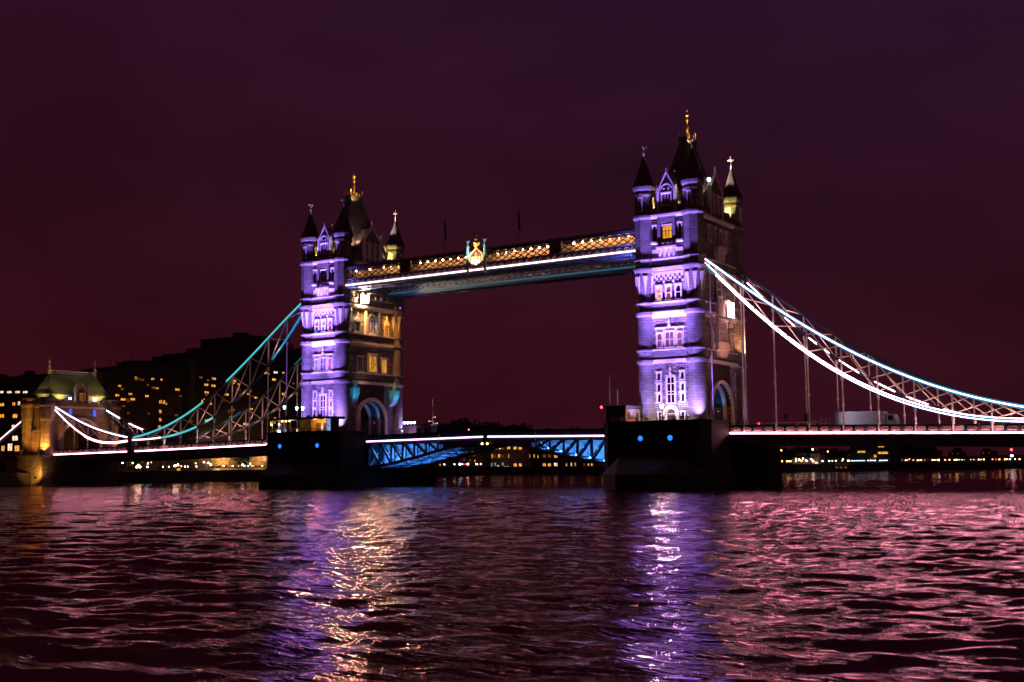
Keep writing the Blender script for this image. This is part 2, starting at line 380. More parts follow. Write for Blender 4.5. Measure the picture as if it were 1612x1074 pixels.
# ------------------------------------------------------------------ bridge piers
def make_pier(X, label):
    t = thing('bridge_pier', label, 'pier', (X, 0, 0), 0, 'granite river piers')
    h, L = 10.2, 17.5
    m = MB(); ch = 1.6
    outl = lambda e: [(-h-e, -L+ch), (-h+ch-e, -L-e), (h-ch+e, -L-e), (h+e, -L+ch), (h+e, L-ch), (h-ch+e, L+e), (-h+ch-e, L+e), (-h-e, L-ch)]
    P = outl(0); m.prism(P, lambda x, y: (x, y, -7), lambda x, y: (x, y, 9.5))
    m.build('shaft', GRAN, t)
    for end in (-1, 1):      # one parapet round each end of the pier; the roadway passes between them
        c = MB(); p = MB()
        for a, b in zip(P, P[1:]+P[:1]):
            if abs(a[0]-b[0]) < 1e-6 and abs(a[1]) > 5:
                s = 1 if a[0] > 0 else -1
                y0, y1 = (-L+ch, -8.6) if end < 0 else (8.6, L-ch)
                p.box(min(a[0], a[0]-s*.4), max(a[0], a[0]-s*.4), y0, y1, 9.5, 11.3); c.box(min(a[0]+s*.2, a[0]-s*.5), max(a[0]+s*.2, a[0]-s*.5), y0-.05, y1+.05, 11.3, 11.65)
            elif (a[1]+b[1])*end > 0:
                p.bar((a[0]*.985, a[1]*.985, 10.4), (b[0]*.985, b[1]*.985, 10.4), .42, 1.797); c.bar((a[0]*.99, a[1]*.99, 11.47), (b[0]*.99, b[1]*.99, 11.47), .62, .352)
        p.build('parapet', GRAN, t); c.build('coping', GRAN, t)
    pv = MB(); pv.box(-9.6, 9.6, -L+1, L-1, 9.5, ZP); pv.build('paving', DARKC, t)
    for s in (-1, 1):
        w = MB()
        low = [(-h+.1, s*(L-.5)), (-3.0, s*25.5), (3.0, s*25.5), (h-.1, s*(L-.5))]
        vs = [(x, y, z) for z in (-7, 2.6) for x, y in low] + [(-h*.62, s*(L-.1), 5.9), (h*.62, s*(L-.1), 5.9)]
        # stone nose with a sloping cap
        w.add(vs, [(0,1,2,3), (0,4,5,1), (1,5,6,2), (2,6,7,3), (0,3,7,4), (4,8,5), (5,8,9,6), (6,9,7), (4,7,9,8)])
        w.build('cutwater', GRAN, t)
    for k, (x, y, nx_) in enumerate(((-4.9, -L, 0), (5.7, -L, 0), (-2.2, -L, 0), (3.4, -L, 0), (-h, -15.9, 1))):
        want = {-41.15: (0, 1, 4), 41.15: (2, 3)}[X]
        if k not in want: continue
        r_ = MB()
        for rad, d0, d1, tgt in ((.56, .0, .10, r_),):
            tgt.prism([(rad*cos(2*pi*i/20), rad*sin(2*pi*i/20)) for i in range(20)], lambda a, b: (x-nx_*d0 if nx_ else x+a, y+a if nx_ else y-d0, 8.65+b), lambda a, b: (x-nx_*d1 if nx_ else x+a, y+a if nx_ else y-d1, 8.65+b))
        o = r_.build('porthole', IRON, t)
        g = MB(); rad = .45
        g.prism([(rad*cos(2*pi*i/20), rad*sin(2*pi*i/20)) for i in range(20)], lambda a, b: (x-nx_*.05 if nx_ else x+a, y+a if nx_ else y-.05, 8.65+b), lambda a, b: (x-nx_*.14 if nx_ else x+a, y+a if nx_ else y-.14, 8.65+b))
        g.build('lit_glass', PORT, o)
    return t
make_pier(-41.15, 'dark granite river pier carrying the farther tower, with three blue portholes')
make_pier(41.15, 'dark granite river pier carrying the nearer tower, with two blue portholes')

# ------------------------------------------------------------------ the two main towers
TA, TB = 4.82, 8.94          # turret centres
WY, WX = 9.55, 5.35          # wall faces
def finial(parent, x, y, z, h, material, off, r=.1, name='finial'):
    m = MB()
    m.lathe(x, y, [(r*1.6, z-.1), (r*1.1, z+h*.12), (r*2.1, z+h*.2), (r*.9, z+h*.28), (r*.7, z+h*.45), (r*.7, z+h*.88), (r*.2, z+h)], 8)
    zc = z+h*.62
    for sx, sy in ((1, 0), (0, 1)):
        m.box(x-h*.21*sx-r*.75*(1-sx), x+h*.21*sx+r*.75*(1-sx), y-h*.21*sy-r*.75*(1-sy)-.003*sx, y+h*.21*sy+r*.75*(1-sy)+.003*sx, zc-r*.9-.002*sx, zc+r*.9+.002*sx)
        for s in (-1, 1): m.ball((x+s*h*.21*sx, y+s*h*.21*sy, zc), r*1.5, 6, 4)
    m.ball((x, y, z+h*.86), r*1.7, 8, 5)
    return m.build(name, material, parent, off, smooth=40)
def make_tower(S, rot, label, right):
    t = thing('bridge_tower', label, 'tower', (S, 0, ZP), rot, 'twin gothic towers of the bridge')
    off = (0, 0, ZP)
    B = lambda m, name, mt, par=t, sm=None: m.build(name, mt, par, off, sm)
    # --- main body
    hw, sp_, rise = 4.35, 14.6, 4.1
    for s in (-1, 1): m = MB(); m.box(-WX+.02, WX-.02, s*hw if s > 0 else -WY, WY if s > 0 else -hw, ZP-.05, 22.1); B(m, 'lower_wall', RUB)
    m = MB(); arch_wall(m, FACE('R', 0), -hw, hw, sp_, 22.1, hw-.001, sp_, rise, -WX+.02, WX-.02); B(m, 'arch_vault', DARKC)
    m = MB(); m.box(-WX, WX, -WY-.05, WY+.05, 22.7, 30.3); B(m, 'upper_wall', RUB)
    m = MB(); m.box(-WX+.03, WX-.03, -WY+.03, WY-.03, 31.2, 48.3); B(m, 'upper_wall', RUB)
    # string courses and bands round the walls between the turrets
    def course(z0, z1, out, name='string_course', mt=TRIM):
        for k, (T, hl) in enumerate(((FACE('F', WY), TA), (FACE('B', WY), TA), (FACE('R', WX), TB), (FACE('L', WX), TB))):
            q = MB(); fbox(q, T, -hl, hl, -.3, out+.002*k, z0, z1); B(q, name, mt)
    course(22.1, 22.72, .50); course(23.1, 24.35, .22, 'band_course', ASH); course(24.35, 24.6, .48)
    course(30.25, 30.75, .16, 'band_course'); course(30.75, 31.35, .52); course(31.75, 32.85, .22, 'band_course', ASH); course(32.85, 33.1, .50)
    course(38.45, 38.75, .40); course(38.75, 39.3, .62); course(39.75, 40.75, .35, 'band_course', ASH); course(40.75, 40.95, .50)
    course(48.3, 48.55, .40); course(48.55, 48.95, .70)
    # parapet with merlons
    for k, (T, hl) in enumerate(((FACE('F', WY), TA-1.6), (FACE('B', WY), TA-1.6), (FACE('R', WX), TB-1.6), (FACE('L', WX), TB-1.6))):
        q = MB(); fbox(q, T, -hl-.6, hl+.6, -.45, .12, 48.95, 50.3)
        n = int(hl*2/1.2)
        for i in range(n+1): fbox(q, T, -hl+i*2*hl/n-.33, -hl+i*2*hl/n+.33, -.4, .06, 50.3, 51.0)
        B(q, 'parapet', ASH)
    m = MB(); m.box(-WX+.5, WX-.5, -WY+.5, WY-.5, 48.3, 49.3); B(m, 'roof_deck', DARKC)
    # --- corner turrets
    for sx in (-1, 1):
        for sy in (-1, 1):
            x, y = sx*TA, sy*TB
            pr = [(1.85, ZP-.05), (1.85, 12.3), (1.64, 12.5), (1.62, 21.9), (1.75, 22.0), (1.98, 22.25), (2.0, 22.7), (1.55, 22.75), (1.62, 23.1), (1.70, 24.2), (1.95, 24.4), (1.95, 24.6), (1.60, 24.66), (1.60, 30.5),
                  (1.74, 30.6), (2.0, 30.9), (2.02, 31.35), (1.52, 31.4), (1.56, 31.8), (1.74, 32.8), (1.95, 32.9), (1.95, 33.1), (1.50, 33.15), (1.50, 34.0)]
            pr += [(1.56, 35.2, .05), (1.72, 36.6, .5), (1.86, 37.5, 1), (1.90, 38.5, 1), (2.06, 38.7, 1), (2.22, 39.0, 1), (2.22, 39.3, 1), (1.78, 39.35, 1), (1.82, 39.75, 1), (1.98, 40.7, 1), (2.12, 40.8, 1), (2.12, 40.95, 1), (1.84, 41.0, 1),
                   (1.84, 48.2, 1), (2.0, 48.35, 1), (2.22, 48.6, 1), (2.22, 48.95, 1), (1.72, 49.0, 1), (1.70, 52.6, 1), (1.86, 52.75, 1), (1.86, 53.1, 1), (1.74, 53.15, 1), (1.74, 53.6, 1), (2.02, 53.9, 1), (2.08, 54.4, 1)]
            q = MB(); q.lathe(x, y, pr, 32)
            tu = B(q, 'turret', ASH, t, 32)
            # broaches where the round shaft turns into an octagon
            for i in range(8):
                a = pi/4*i + pi/8
                ux, uy = cos(a), sin(a); px_, py_ = -uy, ux
                if ux*sx < -.3 and uy*sy < -.3: continue
                q = MB(); rr = 1.86
                for j in (-1, 1):
                    pass
                w_ = .42
                q.add([(x+ux*(rr+.10)-px_*w_, y+uy*(rr+.10)-py_*w_, 37.9), (x+ux*(rr+.10)+px_*w_, y+uy*(rr+.10)+py_*w_, 37.9), (x+ux*1.52, y+uy*1.52, 34.4), (x+ux*1.3-px_*w_, y+uy*1.3-py_*w_, 37.9), (x+ux*1.3+px_*w_, y+uy*1.3+py_*w_, 37.9)],
                      [(0,1,2), (3,4,2), (0,2,3), (1,4,2), (0,3,4,1)])
                B(q, 'broach', TRIM, tu)
            q = MB(); q.lathe(x, y, [(2.14, 54.4, 1), (2.10, 54.55, 1), (1.55, 56.0, 1), (.16, 60.3, 1), (.10, 60.5, 1)], 32); B(q, 'turret_roof', SLATE, tu, 32)
            finial(tu, x, y, 60.4, 2.6, TRIM, off, .11)
            for zz, hh in ((49.9, 1.9),):       # little blind windows on the outward faces of the turret head
                for a in (0, pi/2, pi, 3*pi/2):
                    T = lambda u, d, z, a=a: (x+cos(a)*(1.66+d)-sin(a)*u, y+sin(a)*(1.66+d)+cos(a)*u, z)
                    q = MB(); 
                    for s in (-1, 1): fbox(q, T, s*.34-.07, s*.34+.07, -.1, .14, zz, zz+hh); fpoly(q, T, [(s*.40, zz+hh+.5), (s*.40, zz+hh-.3), (s*.03, zz+hh+.5)], -.1, .12)
                    fbox(q, T, -.45, .45, -.1, .2, zz+hh+.5, zz+hh+.68); fbox(q, T, -.45, .45, -.1, .2, zz-.16, zz)
                    B(q, 'blind_window', TRIM, tu)
    # --- river faces (front and back alike)
    for kind in ('F', 'B'):
        T = FACE(kind, WY); front = (kind == 'F') != (rot != 0)
        lit = {}
        if front and right: lit = {'c5': WINB, 'l4': WIN, 'm4': WIN2, 'l3': WIN2, 'c3': WIN2, 'r3': WIN2}
        if front and not right: lit = {'l4': TEALGLASS, 'm4': WINC, 'r4': REDGLASS, 'c3': BLUEGLASS, 'r3': REDGLASS, 'l3': WINC}
        G = lambda key: lit.get(key, GLASS)
        s = 1
        # ground stage: door, long window, six side lights
        q = MB(); arch_ring(q, T, 1.05, 13.0, 1.05, .45, 0, .42, ZP, 1.0); arch_ring(q, T, .8, 13.0, .8, .25, 0, .25, ZP, 1.0); fbox(q, T, -1.05, 1.05, 0, .3, 12.95, 13.1)
        d_ = B(q, 'doorway', TRIM)
        q = MB(); fbox(q, T, -.8, .8, 0, .08, ZP, 12.95); fpoly(q, T, [(-.78, 13.1), (.78, 13.1), (.5, 13.6), (0, 13.9), (-.5, 13.6)], 0, .08); B(q, 'door_leaf', IRON, d_)
        for u in (-2.25, 2.25): gothic_window(t, T, u, ZB+.3, 13.3, .55, 1, 1, off=off, head=False, sur=.2)
        gothic_window(t, T, 0, 15.0, 19.6, 1.35, 2, 3, off=off, transom=[16.5, 17.0, 18.4], sur=.26)
        for u in (-2.3, 2.3):
            for z0, z1 in ((15.2, 16.6), (17.05, 18.4), (19.1, 20.4)): gothic_window(t, T, u, z0, z1, .58, 1, 1, off=off, sur=.24)
        q = MB(); q.lathe(*T(0, .35, 0)[:2], [(.12, 19.9), (.3, 20.2), (.16, 20.6), (.26, 20.9), (.1, 21.4)], 8); B(q, 'statuette', TRIM, t, 40)
        # second stage: one wide tracery window under a deep label
        q = MB(); fbox(q, T, -2.75, 2.75, 0, .12, 24.62, 28.25); fbox(q, T, -2.85, 2.85, 0, .34, 28.25, 28.5); B(q, 'window_surround', TRIM)
        T2 = FACE(kind, WY+.12)
        gothic_window(t, T2, 0, 24.9, 27.7, 1.55, 2, 2, pane=G('c3'), off=off, sur=.12, depth=.2)
        for u, k in ((-1.95, 'l3'), (1.95, 'r3')): gothic_window(t, T2, u, 24.9, 27.5, .86, 1, 2, pane=G(k), off=off, sur=.12, depth=.2)
        q = MB(); q.lathe(*T(0, .35, 0)[:2], [(.10, 28.5), (.26, 28.8), (.14, 29.2), (.22, 29.5), (.08, 30.0)], 8); B(q, 'statuette', TRIM, t, 40)
        # third stage: three windows, two rows of corbels
        for u, k in ((-1.9, 'l4'), (0, 'm4'), (1.9, 'r4')): gothic_window(t, T, u, 33.4, 35.9, .86, 1, 2, pane=G(k), off=off, sur=.24)
        for r_, (z, o_) in enumerate(((36.5, .22), (37.05, .34), (37.65, .46))):
            for i in range(7):
                q = MB(); u = -2.7+i*.9+(.45 if r_ == 1 else 0)
                if u > 2.9: continue
                fpoly(q, T, [(u-.24, z+.42), (u+.24, z+.42), (u+.16, z), (u-.16, z)], 0, o_); B(q, 'corbel', TRIM)
        q = MB(); fbox(q, T, -3.2, 3.2, 0, .50, 38.1, 38.45); B(q, 'corbel_table', TRIM)
        # fourth stage: recessed bay with a balcony
        q = MB()
        for u in (-1.45, 1.45): fbox(q, T, u-.28, u+.28, 0, .62, 42.95, 48.3)
        fbox(q, T, -1.17, 1.17, 0, .5, 47.4, 48.3); B(q, 'bay_pier', ASH)
        gothic_window(t, T, 0, 44.5, 46.9, 1.75, 3, 2, pane=G('c5'), off=off, sur=.14, depth=.25, transom=[45.85])
        for u in (-2.5, 2.5): gothic_window(t, T, u, 44.2, 47.0, .6, 1, 2, off=off, sur=.18)
        q = MB(); fbox(q, T, -3.1, 3.1, 0, .75, 43.65, 44.0); fbox(q, T, -1.9, 1.9, .45, .95, 42.65, 43.0); fbox(q, T, -3.05, 3.05, 0, .28, 41.0, 42.65); B(q, 'balcony', TRIM)
        for i in range(4):
            q = MB(); u = -1.35+i*.9
            fpoly(q, T, [(u-.30, 42.65), (u+.30, 42.65), (u+.22, 41.9), (u+.05, 41.2), (u-.05, 41.2), (u-.22, 41.9)], .28, .85); B(q, 'balcony_corbel', TRIM)
        # gable dormer
        Tg = FACE(kind, WY-.1)
        q = MB(); fpoly(q, Tg, [(-1.65, 49.3), (1.65, 49.3), (1.65, 53.3), (0, 56.4), (-1.65, 53.3)], -5.0, .15)
        g = B(q, 'gable_dormer', ASH)
        q = MB()
        for s_ in (-1, 1): fbox(q, Tg, s_*1.65-.24, s_*1.65+.24, -.3, .4, 49.3, 53.9); q.lathe(*Tg(s_*1.65, .05, 0)[:2], [(.28, 53.9), (.34, 54.1), (.04, 55.5)], 8)
        for s_ in (-1, 1): fpoly(q, Tg, [(s_*1.65, 53.3), (s_*1.65, 53.7), (0, 56.9), (0, 56.4)], -.2, .34)
        q.lathe(*Tg(0, .1, 0)[:2], [(.12, 56.6), (.24, 57.2), (.05, 58.0)], 8)
        B(q, 'gable_trim', TRIM, g)
        gothic_window(g, Tg, 0, 50.4, 52.7, 1.7, 3, 2, pane=WIN2 if (front and right) else GLASS, off=off, sur=.2, depth=.42)
        q = MB(); arch_ring(q, Tg, .95, 53.2, 1.0, .2, .1, .42, None, 1.2); fbox(q, Tg, -.95, .95, .1, .36, 53.0, 53.2)
        for u in (-.45, .45): arch_ring(q, Tg, .28, 53.25, .3, .1, .1, .36) if False else q.ball(Tg(u, .25, 53.55), .26, 8, 5)
        B(q, 'tympanum', TRIM, g)
    # --- road faces: R looks over the middle of the river, L towards the shore
    for kind in ('R', 'L'):
        T = FACE(kind, WX); inner = kind == 'R'
        q = MB(); arch_ring(q, T, hw, sp_, rise, .55, -.2, .42, ZP); arch_ring(q, T, hw+.55, sp_, rise, .5, -.2, .22, ZP); B(q, 'arch_moulding', TRIM)
        if inner:
            gothic_window(t, T, 0, 24.9, 28.6, 2.4, 3, 2, pane=WINY if not right else GLASS, off=off, sur=.35, depth=.5)
            for u in (-4.1, 4.1): gothic_window(t, T, u, 24.9, 28.0, 1.5, 3, 2, pane=(WINB if (u > 0 and not right) else GLASS), off=off, sur=.28)
            q = MB(); arch_ring(q, T, 1.45, 35.8, 1.5, .35, 0, .4, 33.1, .4); B(q, 'window_arch', TRIM)
            gothic_window(t, T, 0, 33.3, 36.6, 2.2, 4, 2, pane=WINW if False else BLUEGLASS, off=off, sur=.2, depth=.25)
            for u in (-2.3, 2.3):
                q = MB(); fbox(q, T, u-.22, u+.22, 0, .55, 33.1, 37.9); q.lathe(*T(u, .3, 0)[:2], [(.25, 37.9), (.3, 38.0), (.04, 38.45)], 8); B(q, 'buttress', TRIM)
            for u in (-5.0, 5.0):
                gothic_window(t, T, u, 33.4, 35.6, 1.05, 2, 2, off=off, sur=.24)
                q = MB(); fpoly(q, T, [(u-.9, 36.0), (u+.9, 36.0), (u, 37.0)], 0, .3); q.lathe(*T(u, .2, 0)[:2], [(.14, 36.8), (.2, 37.3), (.04, 38.1)], 8); B(q, 'window_hood', TRIM)
            q = MB(); 
            for i in range(6): fbox(q, T, -5+i*2-.25, -5+i*2+.25, 0, .4, 41.0, 41.7)
            B(q, 'corbel_row', TRIM)
        else:
            q = MB(); fbox(q, T, -2.6, 2.6, 0, .9, 24.7, 26.0); fpoly(q, T, [(-2.6, 24.7), (2.6, 24.7), (1.6, 23.4), (-1.6, 23.4)], 0, .7); B(q, 'oriel_base', TRIM)
            gothic_window(t, T, 0, 26.2, 30.0, 3.4, 4, 2, off=off, sur=.35, depth=.8)
            q = MB(); fbox(q, T, -2.3, 2.3, 0, 1.0, 30.75, 33.2)
            for u in (-1.95, -.65, .65, 1.95): fbox(q, T, u-.35, u+.35, .5, 1.0, 33.2, 33.9)
            B(q, 'oriel_parapet', TRIM)
            for u in (-4.2, 4.2):
                q = MB(); fbox(q, T, u-.5, u+.5, 0, .7, 24.8, 25.6); q.lathe(*T(u, .4, 0)[:2], [(.42, 25.6), (.36, 26.4), (.40, 27.2), (.2, 27.7), (.24, 28.1), (.05, 28.4)], 10)
                q.lathe(*T(u, .4, 0)[:2], [(.55, 29.2), (.6, 29.5), (.3, 30.1), (.05, 31.6)], 8); B(q, 'statue_niche', TRIM)
            gothic_window(t, T, 0, 34.6, 37.4, 1.6, 2, 2, off=off, sur=.3)
            q = MB()
            for i in range(5): fpoly(q, T, [(-1.3+i*.65-.22, 42.6), (-1.3+i*.65+.22, 42.6), (-1.3+i*.65+.08, 41.1), (-1.3+i*.65-.08, 41.1)], 0, .9)
            fbox(q, T, -1.8, 1.8, 0, 1.1, 42.6, 43.7); B(q, 'balcony', TRIM)
            for u in (-3.9, -1.3, 1.3, 3.9): gothic_window(t, T, u, 44.4, 47.0, .8, 1, 2, off=off, sur=.3)
        Tg = FACE(kind, WX-.05)
        q = MB(); fpoly(q, Tg, [(-2.7, 49.3), (2.7, 49.3), (2.7, 54.0), (0, 57.2), (-2.7, 54.0)], -3.2, .1); g = B(q, 'gable_dormer', ASH)
        q = MB()
        for s_ in (-1, 1):
            fbox(q, Tg, s_*2.7-.26, s_*2.7+.26, -.3, .35, 49.3, 54.6); q.lathe(*Tg(s_*2.7, .0, 0)[:2], [(.3, 54.6), (.36, 54.8), (.04, 56.2)], 8)
            fpoly(q, Tg, [(s_*2.7, 54.0), (s_*2.7, 54.4), (0, 57.7), (0, 57.2)], -.2, .28)
            fbox(q, Tg, s_*.95-.16, s_*.95+.16, 0, .22, 49.6, 54.0)
        q.lathe(*Tg(0, 0, 0)[:2], [(.12, 57.4), (.26, 58.0), (.05, 58.9)], 8)
        B(q, 'gable_trim', TRIM, g)
        for u in (-1.8, 0, 1.8): gothic_window(g, Tg, u, 50.3, 53.4, 1.0, 2, 2, off=off, sur=.12, depth=.2)
    # --- main roof: steep, slightly hollow slopes up to a flat, railed top
    q = MB(); lv = [(4.3, 7.9, 49.4), (3.3, 6.4, 52.5), (2.35, 4.7, 56.5), (1.5, 3.2, 60.5), (.75, 1.9, 64.2)]
    vs = [(sx*a, sy*b, z) for a, b, z in lv for sx, sy in ((-1,-1),(1,-1),(1,1),(-1,1))]
    q.add(vs, [(4*i+j, 4*i+(j+1) % 4, 4*i+4+(j+1) % 4, 4*i+4+j) for i in range(4) for j in range(4)] + [(3,2,1,0), (16,17,18,19)])
    r_ = B(q, 'main_roof', SLATE)
    q = MB(); q.box(-.95, .95, -2.1, 2.1, 64.2, 64.5)
    for sx in (-.85, .85): q.box(sx-.05, sx+.05, -2.0, 2.0, 64.5, 65.0)
    for sy in (-2, 2): q.box(-.9, .9, sy-.05, sy+.05, 64.5, 64.95)
    B(q, 'roof_platform', IRON, r_)
    q = MB()
    for sx in (-.8, .8):
        for i in range(5):
            y = -1.9+i*.95; h = 1.5 if i in (0, 4) else .75
            q.lathe(sx, y, [(.07, 65.0), (.05, 65+h*.5), (.16, 65+h*.62), (.06, 65+h*.74), (.15, 65+h*.86), (.03, 65+h)], 6)
    B(q, 'gilded_cresting', GOLD, r_)
    q = MB(); q.lathe(0, 0, [(.75, 64.5), (.55, 65.2), (.22, 66.3), (.16, 66.9), (.34, 67.2), (.14, 67.5), (.12, 68.1), (.36, 68.5), (.16, 68.8), (.18, 69.2), (.48, 69.55), (.34, 69.9), (.10, 70.1), (.26, 70.4), (.04, 70.75)], 12)
    for s_ in (-1, 1): q.box(-.04, .04, s_*.1-.28, s_*.1+.28, 69.95+s_*.004, 70.1+s_*.004)
    B(q, 'gilded_spire', GOLD, r_, 35)
    # ribs inside the road arch
    for x in (-4.2, -1.5, 1.5, 4.2):
        q = MB(); T = FACE('R', x); arch_ring(q, T, hw-.42, sp_, rise-.42, .40, -.32, .32, ZP); B(q, 'arch_rib', TRIM)
    return t
TL = make_tower(-41.15, 0, 'farther gothic stone tower, its road face lit orange under the walkway', False)
TR = make_tower(41.15, pi, 'nearer and taller looking gothic stone tower flooded in violet light', True)

# ------------------------------------------------------------------ high level walkways
def make_walkway(yc, label, front):
    t = thing('high_walkway', label, 'walkway', (0, yc, 42.2), 0, 'high level walkways between the towers')
    off = (0, yc, 42.2)
    x0, x1 = -35.7, 35.7; yf, yb = yc-1.75, yc+1.75
    B = lambda m, n, mt, par=t, sm=None: m.build(n, mt, par, off, sm)
    zb, zf, zl, zt = 42.25, 43.25, 44.05, 46.35
    m = MB()
    for y in (yf, yb): m.box(x0, x1, y-.22, y+.22, zb, zb+.55)
    B(m, 'bottom_chord', TEAL if front else DKTEAL)  # rear chord takes a darker paint to stand for its shade
    m = MB(); m.box(x0, x1, yf+.25, yb-.25, zb+.42, zb+.6); B(m, 'floor', DKTEAL)
    m = MB(); n = 36
    for i in range(n):
        a = x0+(x1-x0)*i/n; b = x0+(x1-x0)*(i+1)/n
        m.bar((a, yf+.2 if i % 2 else yb-.2, zb+.16), (b, yb-.2 if i % 2 else yf+.2, zb+.16), .16, .14)
        m.box(b-.08, b+.08, yf+.2, yb-.2, zb+.06, zb+.2)
    B(m, 'soffit_bracing', paint('soffit_paint', (.14, .11, .17), .6))
    for s, y in ((-1, yf), (1, yb)):
        if s > 0 and not front: continue
        m = MB(); m.box(x0, x1, y-.30, y-.18, zb+.56, zb+.80) if s < 0 else m.box(x0, x1, y+.18, y+.30, zb+.56, zb+.80)
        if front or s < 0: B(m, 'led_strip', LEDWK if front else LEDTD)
        m = MB(); m.box(x0, x1, y-.10, y+.10, zb+.82, zl); B(m, 'frieze', DKTEAL)
        if s < 0:
            m = MB(); nn = 46
            for i in range(nn):
                u = x0+.5+(x1-x0-1)*(i+.5)/nn
                # a little arcade of rounded cusps along the frieze
                pts = [(u+.56*cos(pi*k/8), y-.16, zb+.95+.58*sin(pi*k/8)) for k in range(9)]
                m.tube(pts, .085, 5); m.ball((u, y-.16, zb+1.08), .17, 6, 4)
            B(m, 'frieze_tracery', WHITE)
            m = MB(); m.box(x0, x1, y-.26, y+.16, zl, zl+.16); B(m, 'handrail', TEAL)
    # lattice sides, roof and the lamps hanging in the corridor
    for y in (yf, yb):
        m = MB(); k = 44; h0, h1 = zl+.18, zt
        k = 40
        for i in range(k):
            a = x0+(x1-x0)*i/k; b = a+(x1-x0)/k*2; b = min(b, x1)
            m.bar((a, y-.03, h0), (b, y-.03, h1), .09, .20); m.bar((a, y+.06, h1), (b, y+.06, h0), .09, .20)
        B(m, 'lattice', LATT)
        m = MB(); m.box(x0, x1, y-.16, y+.16, zt, zt+.4); B(m, 'top_chord', DKTEAL)
    m = MB(); m.prism([(yf-.45, zt+.41), (yb+.45, zt+.41), (yb+.2, zt+.62), (yc, zt+1.25), (yf-.2, zt+.62)], lambda y, z: (x0, y, z), lambda y, z: (x1, y, z)); B(m, 'roof', IRON)
    m = MB(); m.box(x0, x1, yb-.5, yb-.42, zl, zt); B(m, 'corridor_wall', CREAM)
    for k, (a, b) in enumerate(((-19.7, -17.3), (16.7, 18.9))):
        m = MB(); m.box(a, b, yf-.34, yf+.1, zl+.17, zt+.55); m.box(a-.2, a+.2, yf-.42, yf+.1, zl+.17, zt+.75); m.box(b-.2, b+.2, yf-.42, yf+.1, zl+.17, zt+.75); B(m, 'solid_panel', LATT)
    if front:
        for i in range(35):
            u = x0+2+i*(x1-x0-3.5)/35
            if -4 < u < 3 or -20.3 < u < -17 or 16.3 < u < 19.5 or (u < -27 and i % 2): continue
            m = MB(); m.ball((u, yc+.1, zt-.16), .19 if u > 0 else .15, 8, 5); B(m, 'corridor_lamp', CORR)
    else:
        for u in (-9, -6.5, -4, 2, 4.5, 15.5, 18.2):
            m = MB(); m.box(u-.5, u+.5, yf-.14, yf-.1, zl-.4, zl-.1); B(m, 'lit_slot', WIN2)
    return t
WKF = make_walkway(-7.8, 'high walkway on the near side with white light strip, gilded crest and warm lattice windows', True)
WKB = make_walkway(7.8, 'darker high walkway on the far side, seen from below behind the lit one', False)
